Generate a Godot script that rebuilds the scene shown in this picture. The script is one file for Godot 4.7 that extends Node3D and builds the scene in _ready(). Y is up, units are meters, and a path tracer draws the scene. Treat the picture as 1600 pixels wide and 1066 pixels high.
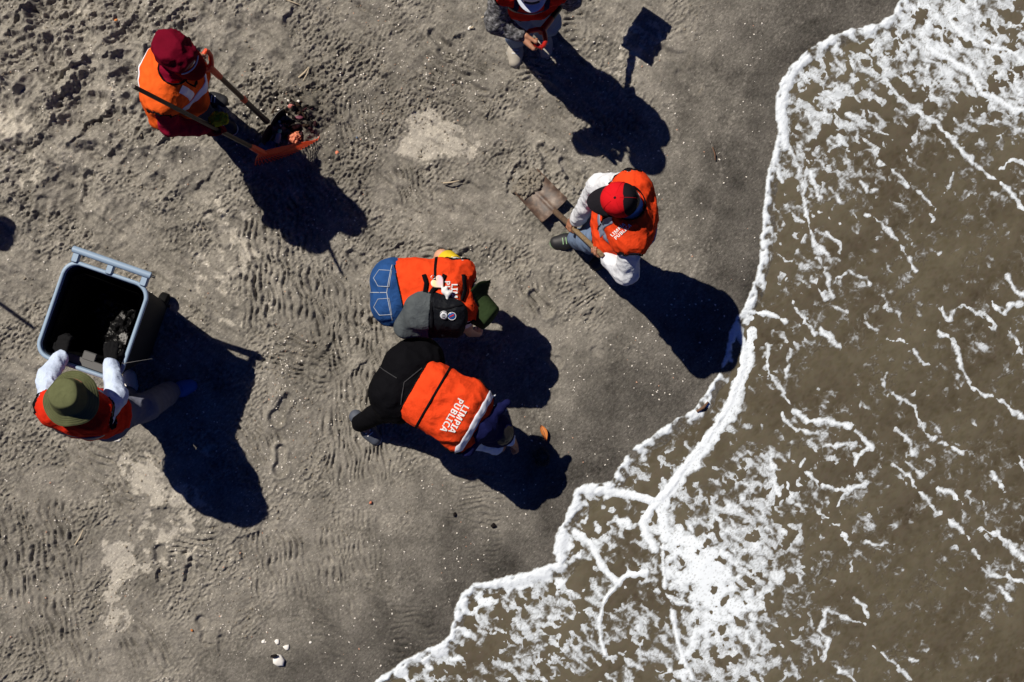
extends Node3D
# A beach clean-up seen from straight above: six people in orange vests on dark sand beside a foaming sea.

const SUN_LEAN := 0.5437          # metres a shadow runs along +x and along +z for each metre of height
var rng := RandomNumberGenerator.new()
var M := {}

# ------------------------------------------------------------------ small helpers

func at(px: float, py: float, h := 0.0) -> Vector3:
	var s := (1.0 - h / 10.0) / 230.0
	return Vector3((px - 800.0) * s, h, (py - 533.0) * s)

func gp(px: float, py: float) -> Vector2:
	return Vector2((px - 800.0) / 230.0, (py - 533.0) / 230.0)

func lin(r: float, g: float, b: float, a := 1.0) -> Color:
	var c := Color(r, g, b).linear_to_srgb()
	c.a = a
	return c

func mat(called: String, c: Color, rough := 0.8, spec := 0.5) -> StandardMaterial3D:
	var m := StandardMaterial3D.new()
	m.resource_name = called
	m.albedo_color = c
	m.roughness = rough
	m.metallic_specular = spec
	M[called] = m
	return m

func noise_tex(freq: float, size: int, seed_: int, octaves := 4, normal := false, lo := 0.0, hi := 1.0, ridged := false) -> NoiseTexture2D:
	var n := FastNoiseLite.new()
	n.seed = seed_
	n.frequency = freq
	n.fractal_octaves = octaves
	n.noise_type = FastNoiseLite.TYPE_SIMPLEX_SMOOTH
	if ridged:
		n.fractal_type = FastNoiseLite.FRACTAL_RIDGED
	var t := NoiseTexture2D.new()
	t.width = size
	t.height = size
	t.seamless = true
	t.noise = n
	if normal:
		t.as_normal_map = true
		t.bump_strength = 6.0
	else:
		var g := Gradient.new()
		g.set_color(0, Color(lo, lo, lo))
		g.set_color(1, Color(hi, hi, hi))
		t.color_ramp = g
	return t

func cloth(called: String, c: Color, wrinkle := 0.6, rough := 0.85) -> StandardMaterial3D:
	var m := mat(called, c, rough, 0.14)
	m.normal_enabled = true
	m.normal_texture = M.wrinkles
	m.normal_scale = wrinkle
	m.uv1_triplanar = true
	m.uv1_scale = Vector3(2.2, 2.2, 2.2)
	m.albedo_texture = M.fade
	return m

func origin_of(n: Node) -> Vector3:
	var o := Vector3.ZERO
	while n is Node3D and n != self:
		o += n.position
		n = n.get_parent()
	return o

func put(called: String, mesh: Mesh, m: Material, parent: Node = self) -> MeshInstance3D:
	var i := MeshInstance3D.new()
	i.name = numbered(called, parent)
	i.mesh = mesh
	i.material_override = m
	i.position = -origin_of(parent)
	parent.add_child(i, true)
	return i

func put_at(called: String, mesh: Mesh, m: Material, parent: Node, b: Basis, p: Vector3) -> MeshInstance3D:
	var i := put(called, mesh, m, parent)
	i.transform = Transform3D(b, p - origin_of(parent))
	return i

func sub(called: String, mesh: Mesh, m: Material, parent: Node) -> MeshInstance3D:   # in the parent's own axes
	var i := MeshInstance3D.new()
	i.name = numbered(called, parent)
	i.mesh = mesh
	i.material_override = m
	parent.add_child(i, true)
	return i

func numbered(called: String, parent: Node) -> String:
	if not parent.has_node(NodePath(called)):
		return called
	var k := 1
	while parent.has_node(NodePath("%s_%03d" % [called, k])):
		k += 1
	return "%s_%03d" % [called, k]

func thing(called: String, label: String, category: String, p: Vector3, group := "") -> Node3D:
	var n := Node3D.new()
	n.name = numbered(called, self)
	n.position = p
	add_child(n, true)
	tag(n, label, category, group)
	return n

func tag(n: Node, label: String, category: String, group := "") -> void:
	n.set_meta("label", label)
	n.set_meta("category", category)
	if group != "":
		n.set_meta("group", group)

func structure(n: Node, kind := "structure") -> void:
	n.set_meta("kind", kind)

# ------------------------------------------------------------------ meshes from rows of points

func indexed(v: PackedVector3Array, idx: PackedInt32Array, col := PackedColorArray()) -> ArrayMesh:
	var nrm := PackedVector3Array()
	nrm.resize(v.size())
	for t in range(0, idx.size(), 3):
		var a := idx[t]
		var b := idx[t + 1]
		var c := idx[t + 2]
		var f := (v[c] - v[a]).cross(v[b] - v[a])
		nrm[a] += f
		nrm[b] += f
		nrm[c] += f
	for i in nrm.size():
		nrm[i] = nrm[i].normalized() if nrm[i].length_squared() > 1e-20 else Vector3.UP
	var arr := []
	arr.resize(Mesh.ARRAY_MAX)
	arr[Mesh.ARRAY_VERTEX] = v
	arr[Mesh.ARRAY_NORMAL] = nrm
	arr[Mesh.ARRAY_INDEX] = idx
	if col.size():
		arr[Mesh.ARRAY_COLOR] = col
	var m := ArrayMesh.new()
	m.add_surface_from_arrays(Mesh.PRIMITIVE_TRIANGLES, arr)
	return m

func surf(rows: Array, closed := true, cap0 := false, cap1 := false, flip := false) -> ArrayMesh:
	var v := PackedVector3Array()
	var idx := PackedInt32Array()
	var n: int = rows[0].size()
	for r in rows:
		v.append_array(r)
	var m := n if closed else n - 1
	for j in rows.size() - 1:
		for i in m:
			var a := j * n + i
			var b := j * n + (i + 1) % n
			var c := a + n
			var d := b + n
			if flip:
				idx.append_array([a, b, c, b, d, c])
			else:
				idx.append_array([a, c, b, b, c, d])
	for e in 2:
		if (e == 0 and not cap0) or (e == 1 and not cap1):
			continue
		var base := v.size()
		var r: PackedVector3Array = rows[0] if e == 0 else rows[rows.size() - 1]
		var mid := Vector3.ZERO
		for p in r:
			mid += p
		v.append_array(r)
		v.append(mid / n)
		for i in m:
			if (e == 0) != flip:
				idx.append_array([base + i, base + (i + 1) % n, base + n])
			else:
				idx.append_array([base + (i + 1) % n, base + i, base + n])
	return indexed(v, idx)

func tube(path: Array, radii: Array, sides := 8) -> ArrayMesh:
	var rows := []
	var u := Vector3.ZERO
	for i in path.size():
		var t: Vector3 = (path[mini(i + 1, path.size() - 1)] - path[maxi(i - 1, 0)]).normalized()
		if u == Vector3.ZERO:
			u = t.cross(Vector3(0.31, 0.57, 0.76)).normalized()
		u = (u - t * u.dot(t)).normalized()
		var w := t.cross(u)
		var r: float = radii[mini(i, radii.size() - 1)]
		var row := PackedVector3Array()
		for k in sides:
			var a := TAU * k / sides
			row.append(path[i] + (u * cos(a) + w * sin(a)) * r)
		rows.append(row)
	return surf(rows, true, true, true)

func rrect(w: float, d: float, r: float, y: float, corner := 5) -> PackedVector3Array:
	var o := PackedVector3Array()
	for q in 4:
		var cx: float = (w / 2 - r) * [1, -1, -1, 1][q]
		var cz: float = (d / 2 - r) * [1, 1, -1, -1][q]
		for k in corner + 1:
			var a := PI / 2 * (q + float(k) / corner)
			o.append(Vector3(cx + r * cos(a), y, cz + r * sin(a)))
	return o

func chamfer_box(s: Vector3, c: float) -> ArrayMesh:
	var h := s.y / 2
	return surf([rrect(s.x - 2 * c, s.z - 2 * c, c, -h, 2), rrect(s.x, s.z, c * 1.4, -h + c, 2), rrect(s.x, s.z, c * 1.4, h - c, 2), rrect(s.x - 2 * c, s.z - 2 * c, c, h, 2)], true, true, true)

func lathe(prof: Array, segs := 40, a0 := 0.0, a1 := TAU, bend = null) -> ArrayMesh:
	var rows := []
	var full := absf(a1 - a0 - TAU) < 0.001
	for p in prof:
		var row := PackedVector3Array()
		for k in segs + (0 if full else 1):
			var a := a0 + (a1 - a0) * k / segs
			var q := Vector3(p.x * sin(a), p.y, p.x * cos(a))
			row.append(bend.shift(q, a) if bend else q)
		rows.append(row)
	return surf(rows, full, false, false, true)

class Bend:
	var amp := 0.0
	var s := 0.0
	func shift(q: Vector3, a: float) -> Vector3:
		var r := Vector2(q.x, q.z).length()
		var far := smoothstep(0.085, 0.17, r)
		q.y += far * amp * (sin(a * 2.0 + s) + 0.6 * sin(a * 3.0 + s * 2.3) + 0.35 * sin(a * 7.0 + s * 1.7))
		var k := 1.0 + 0.03 * sin(a * 3.0 + s) + 0.02 * sin(a * 5.0 - s)
		return Vector3(q.x * k, q.y, q.z * k)

# ------------------------------------------------------------------ bodies and clothes: tapered bones joined smoothly, meshed as surface nets

class Field:
	var a := PackedVector3Array()
	var ab := PackedVector3Array()
	var inv := PackedFloat32Array()
	var r0 := PackedFloat32Array()
	var dr := PackedFloat32Array()
	var k := 0.035
	var cut_n := PackedVector3Array()
	var cut_d := PackedFloat32Array()
	var ha := PackedVector3Array()
	var hab := PackedVector3Array()
	var hinv := PackedFloat32Array()
	var hr := PackedFloat32Array()
	var hdr := PackedFloat32Array()
	var noise: FastNoiseLite
	var amp := 0.0
	var pipe := 0.0

	func bone(p: Vector3, q: Vector3, rp: float, rq := -1.0) -> void:
		a.append(p)
		ab.append(q - p)
		inv.append(1.0 / maxf((q - p).length_squared(), 1e-9))
		r0.append(rp)
		dr.append((rq if rq >= 0.0 else rp) - rp)

	func hole(p: Vector3, q: Vector3, rp: float, rq := -1.0) -> void:
		ha.append(p)
		hab.append(q - p)
		hinv.append(1.0 / maxf((q - p).length_squared(), 1e-9))
		hr.append(rp)
		hdr.append((rq if rq >= 0.0 else rp) - rp)

	func cut(p: Vector3, n: Vector3) -> void:      # what lies on the side of n goes
		n = n.normalized()
		cut_n.append(n)
		cut_d.append(n.dot(p))

	func crumple(seed_: int, freq: float, much: float) -> void:
		noise = FastNoiseLite.new()
		noise.seed = seed_
		noise.frequency = freq
		noise.noise_type = FastNoiseLite.TYPE_SIMPLEX_SMOOTH
		noise.fractal_type = FastNoiseLite.FRACTAL_RIDGED
		noise.fractal_octaves = 2
		amp = much

	func d(p: Vector3, near: PackedInt32Array) -> float:
		var e := 9.0
		for i in near:
			var w := p - a[i]
			var t := clampf(w.dot(ab[i]) * inv[i], 0.0, 1.0)
			var f := (w - ab[i] * t).length() - r0[i] - dr[i] * t
			var h := k - absf(e - f)
			e = minf(e, f)
			if h > 0.0:
				e -= h * h * 0.25 / k
		if noise and absf(e) < 0.045:
			e -= noise.get_noise_3dv(p) * amp
		if pipe > 0.0:
			if absf(e) > pipe + 0.012:
				return absf(e) - pipe
			var best := 9.0
			var all := PackedFloat32Array()
			for i in cut_n.size():
				all.append(cut_n[i].dot(p) - cut_d[i])
			for i in ha.size():
				var w := p - ha[i]
				var t := clampf(w.dot(hab[i]) * hinv[i], 0.0, 1.0)
				all.append(hr[i] + hdr[i] * t - (w - hab[i] * t).length())
			for i in all.size():
				var v := sqrt(e * e + all[i] * all[i]) - pipe
				for j in all.size():
					if j != i:
						v = maxf(v, all[j] - pipe)
				best = minf(best, v)
			return best
		for i in cut_n.size():
			e = maxf(e, cut_n[i].dot(p) - cut_d[i])
		for i in ha.size():
			var w := p - ha[i]
			var t := clampf(w.dot(hab[i]) * hinv[i], 0.0, 1.0)
			e = maxf(e, hr[i] + hdr[i] * t - (w - hab[i] * t).length())
		return e

	func cuts(p: Vector3) -> float:
		var e := -9.0
		for i in cut_n.size():
			e = maxf(e, cut_n[i].dot(p) - cut_d[i])
		for i in ha.size():
			var w := p - ha[i]
			var t := clampf(w.dot(hab[i]) * hinv[i], 0.0, 1.0)
			e = maxf(e, hr[i] + hdr[i] * t - (w - hab[i] * t).length())
		return e

	func everything() -> PackedInt32Array:
		return PackedInt32Array(range(a.size()))

	func toward(p: Vector3, dir: Vector3) -> Vector3:     # the first point of the surface along a ray
		var al := everything()
		for i in 90:
			var e := d(p, al)
			if e < 0.0008:
				break
			p += dir * e * 0.75
		return p

	func normal(p: Vector3) -> Vector3:
		var al := everything()
		var s := 0.006
		return Vector3(d(p + Vector3(s, 0, 0), al) - d(p - Vector3(s, 0, 0), al), d(p + Vector3(0, s, 0), al) - d(p - Vector3(0, s, 0), al), d(p + Vector3(0, 0, s), al) - d(p - Vector3(0, 0, s), al)).normalized()

func net(f: Field, c: float, v: PackedVector3Array, idx: PackedInt32Array) -> void:
	const B := 4
	var lo := Vector3.INF
	var hi := -Vector3.INF
	for i in f.a.size():
		var r := Vector3.ONE * (maxf(f.r0[i], f.r0[i] + f.dr[i]) + f.amp + c * 2.0 + f.pipe)
		lo = lo.min(f.a[i] - r).min(f.a[i] + f.ab[i] - r)
		hi = hi.max(f.a[i] + r).max(f.a[i] + f.ab[i] + r)
	var nb := Vector3i(((hi - lo) / (c * B)).ceil())
	var nx := nb.x * B + 1
	var ny := nb.y * B + 1
	var nz := nb.z * B + 1
	var sy := nx
	var sz := nx * ny
	var val := PackedFloat32Array()
	val.resize(nx * ny * nz)
	val.fill(9.0)
	var blocks: Array[Vector3i] = []
	var hd := c * (B + 1.4) * 0.87 + f.amp
	for bz in nb.z:
		for by in nb.y:
			for bx in nb.x:
				var m := lo + Vector3(bx + 0.5, by + 0.5, bz + 0.5) * (c * B)
				var near := PackedInt32Array()
				var least := 9.0
				for i in f.a.size():
					var w := m - f.a[i]
					var t := clampf(w.dot(f.ab[i]) * f.inv[i], 0.0, 1.0)
					var e := (w - f.ab[i] * t).length() - f.r0[i] - f.dr[i] * t
					least = minf(least, e)
					if e < hd + f.k + 0.02:
						near.append(i)
				if least > hd + f.k * 0.6:
					continue
				var away := f.cuts(m)
				if f.pipe > 0.0:
					if absf(away) > hd:
						continue
				elif away > hd:
					continue
				var core := f.d(m, near) if near.size() else -1.0
				if least < -hd:
					core = minf(core, least)
				if f.pipe > 0.0:
					if core > hd:
						continue
				elif core > hd:
					continue
				elif core < -hd and away < -hd:
					for z in B:
						for y in B:
							var o := (bz * B + z) * sz + (by * B + y) * sy + bx * B
							for x in B:
								val[o + x] = -1.0
					continue
				blocks.append(Vector3i(bx, by, bz))
				for z in B:
					for y in B:
						var o := (bz * B + z) * sz + (by * B + y) * sy + bx * B
						var p := lo + Vector3(bx * B, by * B + y, bz * B + z) * c
						for x in B:
							val[o + x] = f.d(p, near)
							p.x += c
	var at_ := PackedInt32Array()
	at_.resize(val.size())
	at_.fill(-1)
	var made := PackedInt32Array()
	var corner := PackedInt32Array([0, 1, sy, sy + 1, sz, sz + 1, sz + sy, sz + sy + 1])
	var edges := PackedInt32Array([0, 1, 2, 3, 4, 5, 6, 7, 0, 2, 1, 3, 4, 6, 5, 7, 0, 4, 1, 5, 2, 6, 3, 7])
	var e8 := PackedFloat32Array()
	e8.resize(8)
	for b in blocks:
		for z in B:
			for y in B:
				for x in B:
					var X := b.x * B + x
					var Y := b.y * B + y
					var Z := b.z * B + z
					if X >= nx - 1 or Y >= ny - 1 or Z >= nz - 1:
						continue
					var o := Z * sz + Y * sy + X
					var neg := 0
					for q in 8:
						var g := val[o + corner[q]]
						e8[q] = g
						if g < 0.0:
							neg += 1
					if neg == 0 or neg == 8:
						continue
					var s := Vector3.ZERO
					var n := 0
					for q in 12:
						var i := edges[q * 2]
						var j := edges[q * 2 + 1]
						var vi := e8[i]
						var vj := e8[j]
						if (vi < 0.0) != (vj < 0.0):
							var t := vi / (vi - vj)
							var pi := Vector3(i & 1, (i >> 1) & 1, i >> 2)
							s += pi.lerp(Vector3(j & 1, (j >> 1) & 1, j >> 2), t)
							n += 1
					at_[o] = v.size()
					made.append(o)
					v.append(lo + (Vector3(X, Y, Z) + s / n) * c)
	var step := PackedInt32Array([1, sy, sz])
	for o in made:
		var inside := val[o] < 0.0
		for ax in 3:
			if inside == (val[o + step[ax]] < 0.0):
				continue
			var u := step[(ax + 1) % 3]
			var w := step[(ax + 2) % 3]
			if o - u - w < 0:
				continue
			var p0 := at_[o]
			var p1 := at_[o - u]
			var p2 := at_[o - u - w]
			var p3 := at_[o - w]
			if p1 < 0 or p2 < 0 or p3 < 0:
				continue
			if inside:
				idx.append_array([p0, p2, p1, p0, p3, p2])
			else:
				idx.append_array([p0, p1, p2, p0, p2, p3])

func skin_of(list: Array) -> ArrayMesh:      # [field, cell, field, cell ...] joined into one surface
	var v := PackedVector3Array()
	var idx := PackedInt32Array()
	for i in range(0, list.size(), 2):
		net(list[i], list[i + 1], v, idx)
	return indexed(v, idx)

func pieces_of(f: Field, c: float) -> Array:      # each unconnected loop of a surface as a mesh of its own
	var v := PackedVector3Array()
	var idx := PackedInt32Array()
	net(f, c, v, idx)
	var up := PackedInt32Array(range(v.size()))
	for t in range(0, idx.size(), 3):
		for e in 2:
			var i := idx[t]
			var j := idx[t + 1 + e]
			while up[i] != i:
				up[i] = up[up[i]]
				i = up[i]
			while up[j] != j:
				up[j] = up[up[j]]
				j = up[j]
			up[i] = j
	var groups := {}
	for t in range(0, idx.size(), 3):
		var i := idx[t]
		while up[i] != i:
			i = up[i]
		if not groups.has(i):
			groups[i] = [PackedVector3Array(), PackedInt32Array(), {}]
		var g: Array = groups[i]
		for e in 3:
			var q := idx[t + e]
			if not g[2].has(q):
				g[2][q] = g[0].size()
				g[0].append(v[q])
			g[1].append(g[2][q])
	var out := []
	for g in groups.values():
		if g[1].size() > 240:
			out.append(indexed(g[0], g[1]))
	return out

# ------------------------------------------------------------------ bands and lettering laid on cloth

func ribbon(f: Field, pts: Array, width: float, lift := 0.004) -> ArrayMesh:
	var rows := []
	for i in pts.size():
		var t: Vector3 = (pts[mini(i + 1, pts.size() - 1)] - pts[maxi(i - 1, 0)]).normalized()
		var n := f.normal(pts[i])
		var s := t.cross(n).normalized() * width / 2
		var row := PackedVector3Array()
		for q in [[-1.0, -0.004], [-1.0, 1.0], [-0.4, 1.0], [0.4, 1.0], [1.0, 1.0], [1.0, -0.004]]:
			var p: Vector3 = pts[i] + s * q[0]
			var on := f.toward(p + n * 0.05, -n)
			if on.distance_to(p) > 0.045:
				on = p
			row.append(on + n * (lift if q[1] > 0.0 else -0.006))
		rows.append(row)
	return surf(rows, false)

func around(f: Field, c: Vector3, u: Vector3, w: Vector3, a0: float, a1: float, n: int) -> Array:
	var pts := []
	for i in n + 1:
		var a := a0 + (a1 - a0) * i / n
		var dir := u * cos(a) + w * sin(a)
		pts.append(f.toward(c + dir * 0.5, -dir))
	return pts

func lettering(f: Field, text: String, size: float, o: Vector3, u: Vector3, w: Vector3, lift := 0.004, bold := true) -> ArrayMesh:
	var font := SystemFont.new()
	font.font_names = PackedStringArray(["Droid Sans"])
	if bold:
		font.font_weight = 700
	var tm := TextMesh.new()
	tm.text = text
	tm.font = font
	tm.font_size = 64
	tm.pixel_size = size / 46.0
	tm.depth = 0.002
	tm.curve_step = 4.0
	var arr := tm.surface_get_arrays(0)
	var src: PackedVector3Array = arr[Mesh.ARRAY_VERTEX]
	var n := u.cross(w).normalized()
	var v := PackedVector3Array()
	var nn := PackedVector3Array()
	for p in src:
		var q := o + u * p.x + w * p.y
		q = f.toward(q + n * 0.12, -n)
		v.append(q + n * (lift + p.z))
		nn.append(n)
	arr[Mesh.ARRAY_VERTEX] = v
	arr[Mesh.ARRAY_NORMAL] = nn
	arr[Mesh.ARRAY_TANGENT] = null
	arr[Mesh.ARRAY_TEX_UV] = null
	var m := ArrayMesh.new()
	m.add_surface_from_arrays(Mesh.PRIMITIVE_TRIANGLES, arr)
	return m

# ------------------------------------------------------------------ hands, heads, figures

func grip(f: Field, wrist: Vector3, c: Vector3, axis: Vector3, rs: float, fat := 0.0, turn := 1.0) -> void:
	var n := wrist - c
	n = (n - axis * n.dot(axis)).normalized()
	var t := axis.cross(n) * turn
	for i in 4:
		var off: Vector3 = axis * [-0.033, -0.011, 0.011, 0.033][i]
		var long: float = [0.95, 1.08, 1.0, 0.82][i]
		var kn := c + off + n * (rs + 0.022) + t * 0.012
		f.bone(wrist + off * 0.55, kn, 0.017 + fat, 0.0125 + fat)
		var last := kn
		for j in 3:
			var a: float = deg_to_rad([62.0, 128.0, 190.0][j] * long)
			var p := c + off + (n * cos(a) + t * sin(a)) * (rs + 0.0095 + fat)
			f.bone(last, p, 0.0098 - 0.0006 * j + fat, 0.0092 - 0.0006 * j + fat)
			last = p
	var base := wrist.lerp(c + n * (rs + 0.02), 0.35) - t * 0.022
	var mid := c + (n * cos(-0.9) + t * sin(-0.9)) * (rs + 0.016) + axis * 0.018
	var tip := c + (n * cos(-1.95) + t * sin(-1.95)) * (rs + 0.011) + axis * 0.006
	f.bone(wrist, base, 0.019 + fat, 0.016 + fat)
	f.bone(base, mid, 0.0145 + fat, 0.0115 + fat)
	f.bone(mid, tip, 0.0115 + fat, 0.009 + fat)

func open_hand(f: Field, w: Vector3, d: Vector3, pn: Vector3, thumb_side: float, curl := 0.6, fat := 0.0) -> void:
	d = d.normalized()
	pn = (pn - d * pn.dot(d)).normalized()
	var s := d.cross(pn) * thumb_side
	for i in 4:
		var o: float = [0.031, 0.0105, -0.0105, -0.031][i]
		var long: float = [0.92, 1.05, 0.98, 0.78][i]
		var kn := w + d * (0.088 - absf(o) * 0.25) + s * o
		f.bone(w + s * o * 0.5, kn, 0.0165 + fat, 0.0125 + fat)
		var last := kn
		var ang := 0.0
		for j in 3:
			ang += curl * [0.55, 0.85, 0.6][j]
			var dir := (d + s * o * 2.2).normalized() * cos(ang) + pn * sin(ang)
			var q: Vector3 = last + dir * [0.043, 0.028, 0.022][j] * long
			f.bone(last, q, 0.0097 - 0.0006 * j + fat, 0.009 - 0.0006 * j + fat)
			last = q
	var base := w + d * 0.03 + s * 0.028 + pn * 0.006
	var mid := base + (d * 0.55 + s * 0.72 + pn * 0.35).normalized() * 0.042
	var tip := mid + (d * 0.85 + s * 0.3 + pn * 0.45).normalized() * 0.032
	f.bone(w, base, 0.019 + fat, 0.015 + fat)
	f.bone(base, mid, 0.0145 + fat, 0.0115 + fat)
	f.bone(mid, tip, 0.0115 + fat, 0.009 + fat)

func head_field(c: Vector3, u: Vector3, fd: Vector3) -> Field:
	var s := u.cross(fd)
	var f := Field.new()
	f.k = 0.022
	f.bone(c + u * 0.035 - fd * 0.025, c + u * 0.03 + fd * 0.02, 0.083, 0.08)
	f.bone(c - u * 0.005 + fd * 0.03, c - u * 0.07 + fd * 0.045, 0.062, 0.044)
	f.bone(c - u * 0.1 + fd * 0.066, c - u * 0.095 + fd * 0.06, 0.024)
	f.bone(c + u * 0.012 + fd * 0.089, c - u * 0.028 + fd * 0.108, 0.009, 0.0125)
	f.bone(c - u * 0.033 + fd * 0.09 - s * 0.012, c - u * 0.033 + fd * 0.09 + s * 0.012, 0.0085)
	f.bone(c + u * 0.032 + fd * 0.083 - s * 0.035, c + u * 0.032 + fd * 0.083 + s * 0.035, 0.012)
	f.bone(c - u * 0.06 + fd * 0.088 - s * 0.016, c - u * 0.06 + fd * 0.088 + s * 0.016, 0.0075)
	f.bone(c - u * 0.072 + fd * 0.086 - s * 0.013, c - u * 0.072 + fd * 0.086 + s * 0.013, 0.008)
	for q in [-1.0, 1.0]:
		f.bone(c - u * 0.02 + fd * 0.05 + s * q * 0.035, c - u * 0.05 + fd * 0.045 + s * q * 0.03, 0.035, 0.03)
		f.bone(c + u * 0.018 - fd * 0.012 + s * q * 0.081, c - u * 0.03 - fd * 0.004 + s * q * 0.076, 0.0125, 0.009)
	f.bone(c - u * 0.05 - fd * 0.015, c - u * 0.15 - fd * 0.02, 0.058, 0.056)
	for q in [-1.0, 1.0]:
		f.hole(c + u * 0.004 + fd * 0.1 + s * q * 0.032, c + u * 0.004 + fd * 0.1 + s * q * 0.036, 0.014)
	return f

func torso(f: Field, J: Dictionary, e: float, shoulders := 1.0) -> void:
	var side: Vector3 = J.side
	var fwd: Vector3 = J.fwd
	var spine: Vector3 = J.spine
	var b: float = J.get("broad", 1.0)
	var mid: Vector3 = J.mid
	for s in [-1.0, 1.0]:
		var o: Vector3 = side * s
		f.bone(J.pelvis + o * 0.075 * b, mid + o * 0.062 * b, 0.105 * b + e, 0.098 * b + e)
		f.bone(mid + o * 0.062 * b, J.chest + o * 0.075 * b, 0.098 * b + e, 0.108 * b + e)
		var sh: Vector3 = J.sl if s > 0 else J.sr
		f.bone(J.chest + o * 0.06, J.chest.lerp(sh, 0.75 * shoulders) , 0.09 * b + e, 0.07 + e)
		f.bone(J.neck - spine * 0.03 + o * 0.03, J.neck.lerp(sh, 0.85 * shoulders), 0.062 + e, 0.058 + e)
	f.bone(J.pelvis, J.chest, 0.11 * b + e, 0.11 * b + e)

func hips(f: Field, J: Dictionary, e: float) -> void:
	var b: float = J.get("hip", 1.0)
	f.bone(J.hl, J.hr, 0.112 * b + e)
	for s in [-1.0, 1.0]:
		f.bone(J.pelvis + J.side * s * 0.075 * b - J.fwd * 0.045 - J.spine * 0.04, J.pelvis + J.side * s * 0.07 * b, 0.1 * b + e)
	f.bone(J.pelvis, J.pelvis + J.spine * 0.1, 0.12 * b + e, 0.115 * b + e)

func legs(f: Field, J: Dictionary, e: float, loose := 0.0) -> void:
	for s in ["l", "r"]:
		f.bone(J["h" + s], J["k" + s], 0.09 + e, 0.062 + e + loose * 0.5)
		f.bone(J["k" + s], J["a" + s] + Vector3(0, 0.02, 0), 0.062 + e + loose * 0.5, 0.042 + e + loose)

func prepare(J: Dictionary) -> void:
	J.spine = (J.neck - J.pelvis).normalized()
	var side: Vector3 = (J.sl - J.sr).normalized()
	J.side = (side - J.spine * side.dot(J.spine)).normalized()
	J.fwd = J.side.cross(J.spine).normalized()
	if not J.has("mid"):
		J.mid = J.pelvis.lerp(J.chest, 0.5) - J.fwd * J.get("hunch", 0.0)
	var hs: Vector3 = J.get("hipside", J.side)
	if not J.has("hl"):
		J.hl = J.pelvis + hs * 0.085 - J.spine * 0.03
		J.hr = J.pelvis - hs * 0.085 - J.spine * 0.03

func shoe(J: Dictionary, s: String, upper: Material, sole: Material, root: Node3D, called := "shoe") -> void:
	var ank: Vector3 = J["a" + s]
	var d: Vector3 = J["t" + s]
	d.y = 0.0
	d = d.normalized()
	var w := d.cross(Vector3.UP)
	var g := Vector3(ank.x, 0.0, ank.z)
	var f := Field.new()
	f.k = 0.03
	f.bone(g - d * 0.055 + Vector3(0, 0.06, 0), g - d * 0.02 + Vector3(0, 0.085, 0), 0.042, 0.045)
	f.bone(g - d * 0.05 + Vector3(0, 0.05, 0), g + d * 0.09 + Vector3(0, 0.045, 0), 0.04, 0.042)
	f.bone(g + d * 0.08 + w * 0.012 + Vector3(0, 0.04, 0), g + d * 0.15 + w * 0.006 + Vector3(0, 0.035, 0), 0.042, 0.036)
	f.bone(g + d * 0.08 - w * 0.014 + Vector3(0, 0.04, 0), g + d * 0.14 - w * 0.01 + Vector3(0, 0.035, 0), 0.04, 0.034)
	f.cut(g + Vector3(0, 0.026, 0), Vector3.DOWN)
	var n := put(called, skin_of([f, 0.0075]), upper, root)
	var o := Field.new()
	o.k = 0.02
	o.bone(g - d * 0.056 + Vector3(0, 0.02, 0), g + d * 0.02 + Vector3(0, 0.02, 0), 0.045, 0.042)
	o.bone(g + d * 0.02 + Vector3(0, 0.02, 0), g + d * 0.08 + Vector3(0, 0.02, 0), 0.042, 0.054)
	o.bone(g + d * 0.08 + Vector3(0, 0.02, 0), g + d * 0.148 + Vector3(0, 0.02, 0), 0.054, 0.044)
	o.cut(g + Vector3(0, 0.034, 0), Vector3.UP)
	o.cut(g + Vector3(0, 0.002, 0), Vector3.DOWN)
	sub("sole", skin_of([o, 0.0075]), sole, n)
	for i in 4:
		var c := g + d * (0.035 + i * 0.022) + Vector3(0, 0.3, 0)
		sub("lace", ribbon(f, [f.toward(c - w * 0.022, Vector3.DOWN), f.toward(c, Vector3.DOWN), f.toward(c + w * 0.022, Vector3.DOWN)], 0.007, 0.003), sole, n)

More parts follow.
